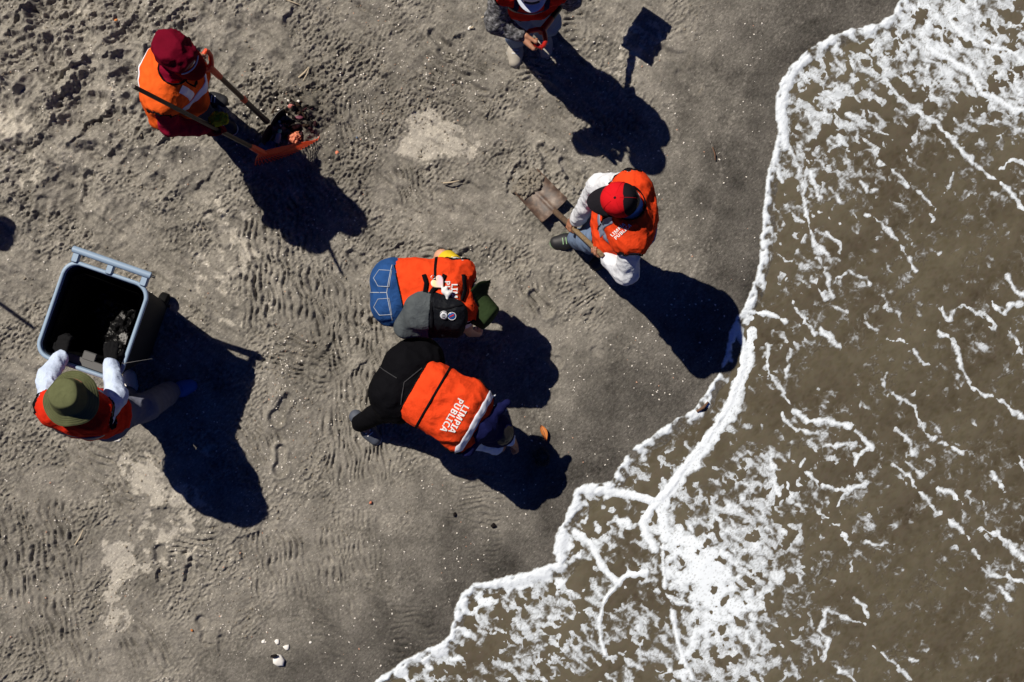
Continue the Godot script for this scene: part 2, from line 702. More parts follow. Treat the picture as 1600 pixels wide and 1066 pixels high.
# J: joints; o: what is worn. Returns what later decoration needs.
func figure(label: String, J: Dictionary, o: Dictionary) -> Dictionary:
	prepare(J)
	var g := Vector3(J.pelvis.x, 0.0, J.pelvis.z)
	var root := thing("person", label, "person", g, "people of the beach cleaning crew")
	var seed_: int = o.get("seed", 1)
	var u: Vector3 = J.crown.normalized()
	var fd: Vector3 = (J.look - u * J.look.dot(u)).normalized()
	var out := {"root": root, "J": J, "u": u, "fd": fd}
	# the body, one surface: trunk and limbs, then a finer head and finer bare hands
	var f := Field.new()
	torso(f, J, -0.012)
	hips(f, J, -0.012)
	legs(f, J, -0.012)
	f.bone(J.neck - J.spine * 0.05, J.head - u * 0.06, 0.058, 0.054)
	for s in ["l", "r"]:
		f.bone(J["s" + s], J["e" + s], 0.05, 0.04)
		f.bone(J["e" + s], J["w" + s], 0.04, 0.026)
		f.bone(J["a" + s], J["a" + s] + J["t" + s].normalized() * 0.12 - Vector3(0, 0.04, 0), 0.03, 0.025)
	var list := [f, 0.022, head_field(J.head, u, fd), 0.0065]
	for s in ["l", "r"]:
		var hf := Field.new()
		hf.k = 0.009
		var gloved: bool = o.has("gloves") and o.gloves.has(s)
		var fat := 0.0025 if gloved else 0.0
		if J.has("grip_" + s):
			var q: Array = J["grip_" + s]
			grip(hf, J["w" + s], q[0], q[1], q[2], fat, q[3] if q.size() > 3 else 1.0)
		else:
			var q: Array = J.get("hand_" + s, [(J["w" + s] - J["e" + s]), J.fwd])
			open_hand(hf, J["w" + s], q[0], q[1], 1.0 if s == "l" else -1.0, q[2] if q.size() > 2 else 0.6, fat)
		if gloved:
			hf.bone(J["w" + s], J["w" + s].lerp(J["e" + s], 0.2), 0.031, 0.036)
			put("glove", skin_of([hf, 0.0055]), o.gloves[s], root)
		else:
			hf.bone(J["w" + s], J["w" + s].lerp(J["e" + s], 0.12), 0.025, 0.027)
			list += [hf, 0.0045]
	put("body", skin_of(list), o.skin, root)
	var sd := u.cross(fd)
	for q in [-1.0, 1.0]:
		put_at("eye", M.eyeball, M.eye, root, Basis(), J.head + u * 0.004 + fd * 0.084 + sd * q * 0.033)
	if o.has("hair"):
		var h := Field.new()
		h.k = 0.02
		h.bone(J.head + u * 0.032 - fd * 0.024, J.head + u * 0.028 + fd * 0.018, 0.087, 0.083)
		h.bone(J.head - fd * 0.05, J.head - u * (0.06 + o.get("hair_long", 0.0)) - fd * 0.055, 0.07, 0.05)
		h.cut(J.head + fd * 0.03 - u * 0.02, (fd - u * 0.75).normalized())
		h.crumple(seed_ + 3, 30.0, 0.006)
		put("hair", skin_of([h, 0.008]), o.hair, root)
	# shirt
	f = Field.new()
	torso(f, J, 0.002, 0.95)
	f.bone(J.neck - J.spine * 0.04, J.neck + J.spine * 0.02, 0.066, 0.062)
	var loose: float = o.get("sleeve_loose", 0.012)
	for s in ["l", "r"]:
		f.bone(J["s" + s], J["s" + s].lerp(J["e" + s], 1.0 if o.get("sleeve", 1.0) >= 1.0 else 0.5), 0.052 + loose, 0.048 + loose)
		if o.get("sleeve", 1.0) >= 1.0:
			f.bone(J["e" + s], J["w" + s].lerp(J["e" + s], 0.08), 0.05 + loose, 0.034 + loose * 0.8)
	f.crumple(seed_, 9.0, 0.012)
	var shirt := put("shirt", skin_of([f, 0.012]), o.shirt, root)
	out.shirt = shirt
	out.shirt_field = f
	# trousers
	f = Field.new()
	hips(f, J, o.get("hip_ease", 0.016))
	legs(f, J, 0.014, o.get("leg_loose", 0.012))
	f.crumple(seed_ + 1, 8.0, 0.009)
	out.trousers = put("trousers", skin_of([f, 0.0135]), o.trousers, root)
	out.trousers_field = f
	for s in ["l", "r"]:
		var sh: Array = o["shoe_" + s] if o.has("shoe_" + s) else o.shoe
		shoe(J, s, sh[0], sh[1], root)
	# vest with dark binding along hem, armholes and neck
	f = Field.new()
	torso(f, J, o.get("vest_ease", 0.026), o.get("vest_wide", 1.12))
	for q in o.get("vest_bulge", []):
		f.bone(q[0], q[1], q[2])
	if o.get("vest_long", 0.0) > 0.1:
		hips(f, J, 0.02)
	f.k = 0.05
	var hem: Vector3 = J.pelvis - J.spine * o.get("vest_long", 0.0)
	if o.get("vest_long", 0.0) > 0.0:
		for q in [-1.0, 1.0]:
			f.bone(hem + J.side * q * 0.085, J.pelvis + J.side * q * 0.075, o.get("hem_r", 0.12), 0.12)
	f.cut(hem, -J.spine + o.get("hem_tilt", Vector3.ZERO))
	f.hole(J.neck - J.spine * 0.035 + J.fwd * 0.02, J.neck + J.spine * 0.2 + J.fwd * 0.03, 0.078, 0.13)
	f.hole(J.neck + J.fwd * 0.1 - J.spine * 0.03, J.chest + J.fwd * 0.2 - J.spine * 0.02, 0.05, 0.03)
	for s in ["l", "r"]:
		var arm: Vector3 = (J["e" + s] - J["s" + s]).normalized()
		var out_: Vector3 = J.side * (1.0 if s == "l" else -1.0)
		f.hole(J["s" + s] + out_ * 0.055 + arm * 0.02, J["s" + s] + arm * 0.22 + out_ * 0.05, 0.074, 0.092)
	f.crumple(seed_ + 2, 6.0, 0.012)
	out.vest = put("vest", skin_of([f, 0.0105]), o.vest, root)
	out.vest_field = f
	if not o.has("no_binding"):
		f.pipe = 0.0058
		for m in pieces_of(f, 0.0062):
			sub("binding", m, o.get("binding", M.black_cloth), out.vest)
		f.pipe = 0.0
	return out

func hat_basis(u: Vector3, fd: Vector3) -> Basis:
	return Basis(u.cross(fd), u, fd)

func bill(wide: float, long: float, drop: float, r := 0.1) -> ArrayMesh:
	var rows := []
	for layer in 2:
		var seq := range(9) if layer == 0 else range(8, -1, -1)
		for j in seq:
			var row := PackedVector3Array()
			for i in 19:
				var a := lerpf(-1.15, 1.15, i / 18.0)
				var reach: float = r * 0.94 + long * (j / 8.0) * pow(maxf(cos(a / 1.15 * PI / 2), 0.0), 0.55)
				var x: float = sin(a) * (r + (wide - r) * j / 8.0)
				var z: float = cos(a) * r + (reach - r * 0.94)
				row.append(Vector3(x, -drop * pow(absf(x) / wide, 2.0) - 0.012 * j / 8.0 - layer * 0.004, z))
			rows.append(row)
	return surf(rows, false)

func cap(p: Dictionary, front: Material, back: Material, peak: Material, c: Vector3) -> MeshInstance3D:
	var b := hat_basis(p.u, p.fd)
	var prof := []
	for i in 13:
		var a := PI / 2 * i / 12.0
		prof.append(Vector2(0.099 * pow(sin(a), 0.8), 0.118 * pow(cos(a), 0.75)))
	prof.append(Vector2(0.1, -0.028))
	prof.append(Vector2(0.095, -0.028))
	var crown := put_at("cap", lathe(prof, 44), front, p.root, b.scaled_local(Vector3(1.04, 1.05, 1.08)), c - p.fd * 0.008)
	var rear := []
	for q in prof:
		if q.x < 0.043:
			continue
		var a0 := acos(clampf(-0.042 / q.x, -1.0, 1.0))
		var row := PackedVector3Array()
		for k in 25:
			var a := lerpf(a0, TAU - a0, k / 24.0)
			row.append(Vector3(q.x * sin(a), q.y, q.x * cos(a)) * 1.014)
		rear.append(row)
	sub("cap_back", surf(rear, false, false, false, true), back, crown)
	var pk := sub("peak", bill(0.102, 0.088, 0.03, 0.1), peak, crown)
	pk.position = Vector3(0, -0.018, 0)
	pk.scale = Vector3(1, 1, p.get("peak", 1.0))
	var bt := sub("button", lathe([Vector2(0.0, 0.006), Vector2(0.006, 0.004), Vector2(0.008, 0.0)], 10), peak, crown)
	bt.position = Vector3(0, 0.117, 0)
	for k in 5:
		var a := TAU * (k + 0.5) / 5.0
		var pts := []
		for i in 10:
			var t := PI / 2 * (0.12 + 0.88 * i / 9.0)
			var r := 0.1 * pow(sin(t), 0.8)
			pts.append(Vector3(sin(a) * r, 0.1185 * pow(cos(t), 0.75), cos(a) * r))
		sub("seam", tube(pts, [0.0016], 5), front, crown)
	return crown

func bucket_hat(p: Dictionary, m: Material, c: Vector3, seed_: float, brim := 0.15, band: Material = null) -> MeshInstance3D:
	var b := hat_basis(p.u, p.fd)
	var w := Bend.new()
	w.amp = 0.012
	w.s = seed_
	var crown := [Vector2(0.0, 0.105), Vector2(0.03, 0.106), Vector2(0.055, 0.104), Vector2(0.072, 0.099), Vector2(0.079, 0.092), Vector2(0.082, 0.08), Vector2(0.088, 0.05), Vector2(0.094, 0.02), Vector2(0.099, 0.0), Vector2(0.101, -0.01)]
	var hat := put_at("bucket_hat", lathe(crown, 48, 0.0, TAU, w), m, p.root, b.scaled_local(Vector3(1.08, 1.1, 1.12)), c - p.fd * 0.012)
	var rim := []
	for i in 9:
		var t := i / 8.0
		rim.append(Vector2(lerpf(0.1, brim, t), -0.01 - 0.05 * pow(t, 0.9)))
	for i in 9:
		var t := 1.0 - i / 8.0
		rim.append(Vector2(lerpf(0.098, brim, t), -0.014 - 0.05 * pow(t, 0.9)))
	sub("brim", lathe(rim, 56, 0.0, TAU, w), m, hat)
	for k in 4:
		var r: float = lerpf(0.112, brim - 0.006, k / 3.0)
		var ring := []
		for i in 57:
			var a := TAU * i / 56.0
			var t := (r - 0.1) / (brim - 0.1)
			ring.append(w.shift(Vector3(sin(a) * r, -0.0085 - 0.05 * pow(maxf(t, 0.001), 0.9), cos(a) * r), a))
		sub("stitching", tube(ring, [0.0007], 4), band if band else m, hat)
	return hat

# ------------------------------------------------------------------ the crew and their tools

func raker() -> void:
	var top := at(208, 135, 1.80)
	var low := at(409, 238, 0.36)
	var hold := top.lerp(low, 0.63)
	var dh := at(314, 92, 1.06)
	var er := at(266, 196, 1.10)
	var J := {
		"pelvis": at(282, 134, 0.93), "chest": at(264, 118, 1.26), "neck": at(268, 107, 1.41), "head": at(277, 84, 1.51),
		"sl": at(274, 78, 1.33), "sr": at(253, 160, 1.33), "el": at(270, 66, 1.10), "er": er, "wl": dh + Vector3(-0.085, 0.0, -0.03), "wr": hold + (er - hold).normalized() * 0.085,
		"kl": at(303, 143, 0.50), "kr": at(308, 174, 0.50), "al": at(312, 152, 0.09), "ar": at(327, 188, 0.09), "tl": Vector3(0.75, 0, 0.1), "tr": Vector3(0.85, 0, 0.3),
		"crown": Vector3(0.18, 1, 0.2), "look": Vector3(0.75, -0.45, 0.65), "hunch": 0.03, "broad": 1.06,
		"grip_r": [hold, (top - low).normalized(), 0.014, -1.0], "grip_l": [dh, Vector3(0.2, 0.45, -0.85).normalized(), 0.015],
	}
	var p := figure("person in an orange vest and burgundy hood holding a rake and an upright shovel", J, {
		"seed": 11, "skin": M.skin_tan, "vest_bulge": [[at(240, 150, 1.12), at(252, 186, 1.0), 0.07], [at(238, 110, 1.25), at(238, 140, 1.15), 0.06], [at(296, 118, 1.12), at(306, 158, 0.97), 0.075]], "shirt": M.burgundy, "trousers": M.navy_denim, "vest": M.vest_bright, "shoe": [M.shoe_black, M.sole_white], "vest_long": 0.16, "gloves": {"r": M.glove_maroon}, "vest_ease": 0.03, "sleeve_loose": 0.008,
	})
	var f: Field = p.vest_field
	var low_c: Vector3 = J.mid.lerp(J.chest, 0.55)
	var tilt: Vector3 = (J.fwd - J.spine * 0.45).normalized()
	sub("reflective_stripe", ribbon(f, around(f, low_c, J.side, tilt, 0.0, TAU, 64), 0.055), M.reflect, p.vest)
	for s in [-0.085, 0.085]:
		sub("reflective_stripe", ribbon(f, around(f, J.chest + J.side * s, J.fwd, J.spine, -0.35, 0.95, 26), 0.05), M.reflect, p.vest)
	# the burgundy hood with its stiff peak, over the head and down the neck
	var h := Field.new()
	h.k = 0.03
	var u: Vector3 = p.u
	var fd: Vector3 = p.fd
	var c: Vector3 = J.head
	h.bone(c + u * 0.05 - fd * 0.035, c + u * 0.03 + fd * 0.02, 0.102, 0.098)
	h.bone(c + u * 0.085 - fd * 0.115, c - fd * 0.02, 0.058, 0.09)
	h.bone(c - fd * 0.05, c - u * 0.15 - fd * 0.06, 0.096, 0.098)
	h.cut(c + fd * 0.098, fd + u * 0.1)
	h.cut(c + u * 0.128 - fd * 0.06, u * 0.72 - fd * 0.55 - J.side * 0.1)
	h.cut(c - u * 0.15, -u)
	h.hole(c + fd * 0.06 - u * 0.055, c + fd * 0.18 - u * 0.07, 0.066, 0.085)
	h.crumple(5, 7.0, 0.012)
	var hood := put("hood", skin_of([h, 0.0085]), M.burgundy_hood, p.root)
	var b := hat_basis(u, fd)
	var pk := put_at("peak", bill(0.105, 0.085, 0.035, 0.098), M.peak_red, p.root, b, c + u * 0.035 + fd * 0.012)
	var trim := []
	for i in 15:
		var a := lerpf(-0.75, 0.75, i / 14.0)
		trim.append(Vector3(sin(a) * 0.104, 0.006 - 0.03 * pow(sin(a), 2.0), cos(a) * 0.104 + 0.004))
	sub("white_trim", tube(trim, [0.0045], 6), M.white_cloth, pk)
	# yellow-green rag held in the glove
	var r := Field.new()
	r.k = 0.03
	var rc := hold + Vector3(-0.01, 0.085, -0.05)
	r.bone(rc, rc + Vector3(0.05, 0.0, -0.01), 0.026, 0.03)
	r.bone(rc + Vector3(0.01, -0.02, -0.02), rc + Vector3(-0.02, -0.05, 0.02), 0.024, 0.02)
	r.crumple(9, 26.0, 0.02)
	tag(put("glove_cuff", skin_of([r, 0.006]), M.lime_cloth), "crumpled yellow-green glove tucked in the rake holder's right fist", "glove")
	rake(top, low)
	shovel_upright(dh)

func rake(top: Vector3, low: Vector3) -> void:
	var t := thing("leaf_rake", "long dark rake with a fanned orange plastic head beside the debris pile", "rake", Vector3(low.x, 0, low.z))
	put("handle", tube([top, top.lerp(low, 0.5), low.lerp(top, 0.06)], [0.0125, 0.0135, 0.0145], 12), M.wood_dark, t)
	var d := (low - top).normalized()
	put("ferrule", tube([low - d * 0.16, low - d * 0.12, low + d * 0.02, low + d * 0.05], [0.016, 0.021, 0.022, 0.014], 12), M.rake_orange, t)
	var a := at(402, 261, 0.0)
	var b := at(497, 222, 0.0)
	var down := d
	down.y = 0.0
	down = down.normalized()
	var mids := [[], []]
	for i in 20:
		var s := i / 19.0
		var tip := a.lerp(b, s) + down * 0.03 * sin(PI * s)
		tip.y = 0.012
		var knee := tip + Vector3(0, 0.05, 0)
		tip += Vector3(0.02, 0.0, -0.055)
		var start := low + (b - a).normalized() * lerpf(-0.02, 0.02, s)
		var path := []
		for j in 9:
			var q := j / 8.0
			path.append(start.lerp(knee + Vector3(0, 0.02, 0), q) + Vector3(0, 0.035 * sin(PI * q), 0))
		path.append(knee)
		path.append(tip)
		put("tine", tube(path, [0.0042, 0.004, 0.004, 0.004, 0.004, 0.004, 0.004, 0.004, 0.004, 0.0036, 0.0022], 5), M.rake_orange, t)
		mids[0].append(path[5])
		mids[1].append(path[1])
	put("cross_brace", tube(mids[0], [0.006], 6), M.rake_orange, t)
	var rows := []
	for side in [0.0035, -0.0035]:
		for q in ([0, 1] if side > 0 else [1, 0]):
			var row := PackedVector3Array()
			for i in 20:
				row.append((mids[1][i] if q == 0 else mids[1][i].lerp(mids[0][i], 0.55)) + down * side)
			rows.append(row)
	put("fan_web", surf(rows, false), M.rake_orange, t)

func shovel_upright(dh: Vector3) -> void:
	var foot := at(417, 190, 0.26)
	var d := (foot - dh).normalized()
	var t := thing("digging_shovel", "black square shovel with wooden shaft and orange D handle standing at the debris pile", "shovel", Vector3(foot.x, 0, foot.z))
	var s := Vector3(0.2, 0.45, -0.85)
	s = (s - d * s.dot(d)).normalized()
	d_handle(t, dh, d, s, M.rake_orange)
	put("shaft", tube([dh + d * 0.11, dh.lerp(foot, 0.62)], [0.0165, 0.0165], 14), M.wood_warm, t)
	put("collar", tube([dh.lerp(foot, 0.60), dh.lerp(foot, 0.61), dh.lerp(foot, 0.645), dh.lerp(foot, 0.655)], [0.017, 0.021, 0.021, 0.017], 14), M.rake_orange, t)
	put("socket", tube([dh.lerp(foot, 0.65), dh.lerp(foot, 0.9), foot], [0.019, 0.018, 0.022], 14), M.steel_black, t)
	var tip := at(432, 208, -0.02)
	blade(t, foot, tip, 0.26, M.steel_black, 0.018, Vector3(0.52, 0.0, -0.85))

func d_handle(t: Node3D, dh: Vector3, d: Vector3, s: Vector3, m: Material) -> void:
	put("grip", tube([dh - s * 0.058, dh - s * 0.03, dh + s * 0.03, dh + s * 0.058], [0.0135, 0.0165, 0.0165, 0.0135], 12), m, t)
	for q in [-1.0, 1.0]:
		put("yoke", tube([dh + s * 0.058 * q - d * 0.008, dh + s * 0.064 * q + d * 0.02, dh + s * 0.058 * q + d * 0.06, dh + s * 0.03 * q + d * 0.098, dh + d * 0.125], [0.012, 0.014, 0.0145, 0.016, 0.018], 10), m, t)
	put("neck", tube([dh + d * 0.095, dh + d * 0.125, dh + d * 0.24], [0.017, 0.0215, 0.0195], 14), m, t)

func blade(t: Node3D, top: Vector3, tip: Vector3, wide: float, m: Material, dish: float, s: Vector3) -> MeshInstance3D:
	var d := (tip - top).normalized()
	s = (s - d * s.dot(d)).normalized()
	var n := s.cross(d).normalized()
	if n.y < 0:
		n = -n
	var rows := []
	for layer in 2:
		for j in (range(13) if layer == 0 else range(12, -1, -1)):
			var q: float = j / 12.0
			var row := PackedVector3Array()
			for i in 21:
				var x := lerpf(-1.0, 1.0, i / 20.0)
				var lip := dish * (pow(absf(x), 4.0) * 1.2 + pow(1.0 - q, 6.0) * 1.4)
				var rib := 0.012 * exp(-pow(x / 0.09, 2.0)) * (1.0 - smoothstep(0.3, 0.75, q))
				row.append(top.lerp(tip, q) + s * x * wide / 2 * (1.0 - 0.04 * q) + n * (lip + rib - layer * 0.0045))
			rows.append(row)
	rows.append(rows[0])
	return put("blade", surf(rows, false), m, t)

func bin_worker() -> void:
	var el := at(70, 592, 1.12)
	var J := {
		"pelvis": at(150, 644, 0.92), "chest": at(120, 641, 1.24), "neck": at(113, 632, 1.37), "head": at(111, 620, 1.43),
		"sl": at(78, 636, 1.27), "sr": at(160, 652, 1.27), "el": at(74, 592, 1.1), "er": at(181, 618, 1.12), "wl": at(96, 556, 1.02), "wr": at(172, 566, 1.03),
		"kl": at(184, 626, 0.50), "kr": at(226, 637, 0.64), "al": at(199, 622, 0.09), "ar": at(264, 614, 0.09), "tl": Vector3(0.0, 0, -1), "tr": Vector3(0.75, 0, -0.25),
		"crown": Vector3(0.0, 1, -0.25), "look": Vector3(0.3, -0.7, -0.9), "hunch": 0.03, "hipside": Vector3(-0.9, 0, -0.3).normalized(),
		"hand_l": [Vector3(0.05, -0.2, -1), Vector3(0.2, -1, 0.1), 0.8], "hand_r": [Vector3(-0.02, -0.25, -1), Vector3(-0.2, -1, 0.1), 0.9],
	}
	var p := figure("person in an olive bucket hat and red vest reaching both gloved hands into the bin", J, {
		"seed": 21, "skin": M.skin_tan, "hair": M.hair, "shirt": M.shirt_pale_blue, "trousers": M.grey_trousers, "vest": M.vest_red, "shoe_l": [M.shoe_white, M.sole_white], "shoe_r": [M.shoe_blue, M.sole_blue], "vest_long": 0.10, "gloves": {"l": M.glove_black, "r": M.glove_black}, "leg_loose": 0.02,
	})
	var f: Field = p.vest_field
	sub("dark_stripe", ribbon(f, around(f, J.mid.lerp(J.chest, 0.55), J.side, J.fwd, 0.0, TAU, 64), 0.035), M.reflect_dark, p.vest)
	for s in [-0.08, 0.08]:
		sub("dark_stripe", ribbon(f, around(f, J.chest + J.side * s, J.fwd, J.spine, -0.8, 0.9, 22), 0.035), M.reflect_dark, p.vest)
	var tf: Field = p.trousers_field
	# waist pouch and belt, a pale mark on the thigh
	var wc: Vector3 = J.pelvis + J.spine * 0.06
	put("belt", ribbon(tf, around(tf, J.pelvis + J.spine * 0.05, J.side, J.fwd, 0.0, TAU, 48), 0.035), M.black_cloth, p.root)
	bucket_hat(p, M.olive, J.head + p.u * 0.046, 1.3, 0.15, M.olive_stitch)

func bin() -> void:
	var c := at(144, 501, 0.97)
	var base := Vector3(c.x, 0.0, c.z)
	var t := thing("wheelie_bin", "open grey-blue wheelie bin lined with black plastic", "bin", base)
	var turn := Basis(Vector3.UP, -0.335)
	t.basis = turn
	var outer := []
	for q in [[0.38, 0.42, 0.05, 0.045], [0.40, 0.44, 0.06, 0.06], [0.42, 0.46, 0.06, 0.25], [0.475, 0.52, 0.065, 0.55], [0.505, 0.57, 0.07, 0.85], [0.512, 0.585, 0.075, 0.93], [0.545, 0.62, 0.09, 0.932], [0.552, 0.627, 0.095, 0.945]]:
		outer.append(rrect(q[0], q[1], q[2], q[3], 7))
	for q in [[0.50, 0.575, 0.075, 0.945], [0.495, 0.57, 0.07, 0.93], [0.38, 0.42, 0.06, 0.09], [0.3, 0.3, 0.05, 0.085]]:
		outer.append(rrect(q[0], q[1], q[2], q[3], 7))
	sub("bin_wall", surf(outer, true, true, true), M.bin_plastic, t)
	var rim := []
	for q in [[0.553, 0.628, 0.095, 0.943], [0.561, 0.636, 0.1, 0.95], [0.561, 0.636, 0.1, 0.962], [0.553, 0.628, 0.097, 0.972], [0.525, 0.6, 0.085, 0.974], [0.511, 0.586, 0.078, 0.966], [0.505, 0.58, 0.076, 0.94]]:
		rim.append(rrect(q[0], q[1], q[2], q[3], 9))
	sub("rim", surf(rim), M.bin_rim, t)
	var back := -0.378
	sub("hinge_bar", tube([Vector3(-0.255, 0.985, back), Vector3(-0.25, 0.985, back), Vector3(0.25, 0.985, back), Vector3(0.255, 0.985, back)], [0.014, 0.0215, 0.0215, 0.014], 14), M.bin_rim, t)
	for x in [-0.222, 0.0, 0.222]:
		var post := sub("hinge_post", chamfer_box(Vector3(0.042, 0.05, 0.085), 0.006), M.bin_rim, t)
		post.position = Vector3(x, 0.962, -0.343)
	for x in [-0.268, 0.268]:
		sub("hinge_pin", tube([Vector3(x - 0.008, 0.985, back), Vector3(x + 0.012, 0.985, back)], [0.009], 8), M.steel_black, t)
	for x in [-0.165, 0.165]:
		var w := sub("wheel", tube([Vector3(x - 0.028, 0.08, -0.19), Vector3(x - 0.022, 0.08, -0.19), Vector3(x + 0.022, 0.08, -0.19), Vector3(x + 0.028, 0.08, -0.19)], [0.065, 0.078, 0.078, 0.065], 24), M.rubber, t)
		sub("hub", tube([Vector3(x - 0.033, 0.08, -0.19), Vector3(x + 0.033, 0.08, -0.19)], [0.04], 16), M.bin_plastic, w)
	sub("axle", tube([Vector3(-0.22, 0.08, -0.19), Vector3(0.22, 0.08, -0.19)], [0.012], 8), M.steel_black, t)
	var lip := sub("front_lip", chamfer_box(Vector3(0.36, 0.012, 0.055), 0.004), M.bin_inner, t)
	lip.position = Vector3(0.02, 0.93, 0.265)
	var latch := sub("latch_plate", chamfer_box(Vector3(0.085, 0.022, 0.06), 0.006), M.bin_inner, t)
	latch.position = Vector3(0.045, 0.925, 0.22)
	# the bag inside it
	var rows := []
	var n := FastNoiseLite.new()
	n.seed = 4
	n.frequency = 9.0
	for j in 16:
		var q := j / 15.0
		var y := 0.9 - 0.62 * minf(q * 1.35, 1.0)
		var shrink := 1.0 if q < 0.74 else 1.0 - (q - 0.74) / 0.26
		var row := PackedVector3Array()
		for p in rrect(lerpf(0.465, 0.345, q) * maxf(shrink, 0.02), lerpf(0.53, 0.37, q) * maxf(shrink, 0.02), 0.065 * maxf(shrink, 0.02), y, 12):
			row.append(p + Vector3(n.get_noise_3d(p.x, y, p.z) * 0.02 - signf(p.x) * 0.012, n.get_noise_3d(p.z, p.x, y) * 0.06 * q, n.get_noise_3d(y, p.z, p.x) * 0.02 - signf(p.z) * 0.012))
		rows.append(row)
	var bag := thing("bin_liner", "crumpled black plastic bag lining the grey-blue bin", "bag", base)
	bag.basis = turn
	sub("bag_film", surf(rows), M.black_film, bag)
	for q in [[0.0, 0.0, 0.42, 0.12, 3], [0.07, 0.1, 0.5, 0.09, 5], [-0.08, -0.07, 0.4, 0.11, 7], [0.09, -0.05, 0.42, 0.08, 8]]:
		var f := Field.new()
		f.k = 0.06
		var o := Vector3(q[0], q[2], q[1])
		f.bone(o, o + Vector3(0.03, 0.02, 0.02), q[3])
		f.crumple(q[4], 12.0, 0.045)
		var s := put("filled_bag", skin_of([f, 0.013]), M.black_film)
		s.transform = Transform3D(turn, base)
		tag(s, ["topmost knotted black rubbish bag near the middle of the bin", "black rubbish bag in the bin nearest the reaching right glove", "black rubbish bag deep in the bin's far left corner", "small black rubbish bag by the bin's right wall"][[3, 5, 7, 8].find(q[4])], "bag", "black bags in the bin")
	for q in [[0.13, 0.62, 0.06, 31], [0.17, 0.56, 0.01, 33]]:
		var f := Field.new()
		f.k = 0.02
		var o := Vector3(q[0], q[1], q[2])
		f.bone(o, o + Vector3(0.03, 0.012, 0.02), 0.018, 0.012)
		f.crumple(q[3], 40.0, 0.02)
		var s := put("litter_scrap", skin_of([f, 0.006]), M.grey_paper)
		s.transform = Transform3D(turn, base)
		tag(s, "crumpled grey litter scrap on the bags, the nearer one" if q[3] == 31 else "crumpled grey litter scrap on the bags, by the bin wall", "litter", "scraps in the bin")
	var wire := [Vector3(0.225, 0.95, 0.15), Vector3(0.245, 0.985, 0.18), Vector3(0.27, 0.985, 0.185), Vector3(0.33, 0.93, 0.15), Vector3(0.40, 0.86, 0.11)]
	var ws := put("bag_tie", tube(wire, [0.0022, 0.0026, 0.002, 0.0016, 0.0012], 6), M.grey_paper)
	ws.transform = Transform3D(turn, base)
	tag(ws, "thin grey cord hanging over the right rim of the bin", "cord")

func backpacker() -> void:
	var J := {
		"pelvis": at(621, 457, 0.81), "chest": at(697, 452, 0.88), "neck": at(728, 457, 0.82), "head": at(741, 478, 0.73),
		"sl": at(718, 424, 0.85), "sr": at(722, 488, 0.84), "el": at(690, 400, 0.73), "er": at(728, 508, 0.53), "wl": at(668, 424, 0.55), "wr": at(735, 520, 0.34),
		"kl": at(612, 440, 0.43), "kr": at(622, 485, 0.43), "al": at(612, 446, 0.09), "ar": at(632, 488, 0.09), "tl": Vector3(1, 0, 0.1), "tr": Vector3(1, 0, 0.2),
		"crown": Vector3(0.74, 0.12, 0.58), "look": Vector3(0.1, -1, 0.1), "hunch": 0.04, "hip": 0.88, "broad": 0.9,
		"hand_l": [Vector3(-0.6, -0.6, 0.3), Vector3(0.3, -0.5, 0.6), 0.5], "hand_r": [Vector3(0.3, -1, 0.2), Vector3(0, 0, -1), 0.7],
	}
	var p := figure("bending person in blue jeans and green bucket hat with a grey backpack on", J, {
		"seed": 31, "skin": M.skin_light, "hair": M.hair, "shirt": M.shirt_white, "trousers": M.jeans, "vest": M.vest_orange, "shoe": [M.shoe_black, M.sole_white], "vest_long": -0.03, "hem_tilt": Vector3(0.0, 0, 0.22), "vest_bulge": [[at(634, 430, 0.85), at(690, 440, 0.88), 0.105], [at(634, 484, 0.85), at(690, 474, 0.88), 0.105]], "sleeve": 0.5, "hip_ease": 0.03, "leg_loose": 0.004,
	})
	var sf: Field = p.shirt_field
	var arm: Vector3 = (J.el - J.sl).normalized()
	var sl_end: Vector3 = J.sl.lerp(J.el, 0.5)
	sub("yellow_cuff", tube([sl_end - arm * 0.03, sl_end + arm * 0.05, sl_end + arm * 0.065], [0.07, 0.068, 0.06], 22), M.yellow_cloth, p.shirt)
	var fw: Vector3 = (J.wl - J.el).normalized()
	var wr: Vector3 = J.el.lerp(J.wl, 0.72)
	put("wristband", tube([wr - fw * 0.02, wr - fw * 0.018, wr + fw * 0.018, wr + fw * 0.02], [0.03, 0.0365, 0.0355, 0.03], 18), M.black_cloth, p.root)
	var f: Field = p.vest_field
	var u: Vector3 = -J.side
	var w: Vector3 = J.spine
	var o: Vector3 = J.chest + w * 0.03 - J.fwd * 0.1
	sub("lettering", lettering(f, "LIMPIA", 0.036, o + w * 0.03 + u * 0.05, u, w), M.white_cloth, p.vest)
	sub("lettering", lettering(f, "PÚBLICA", 0.036, o - w * 0.014 + u * 0.05, u, w), M.white_cloth, p.vest)
	sub("elastic", ribbon(f, around(f, J.mid.lerp(J.chest, 0.62), J.side, -J.fwd, -0.5, 1.6, 26), 0.016), M.black_cloth, p.vest)
	jeans_details(p)
	p.u = J.crown.normalized()
	bucket_hat(p, M.forest_green, J.head + p.u * 0.03, 4.1, 0.178, M.forest_stitch)
	backpack(p)

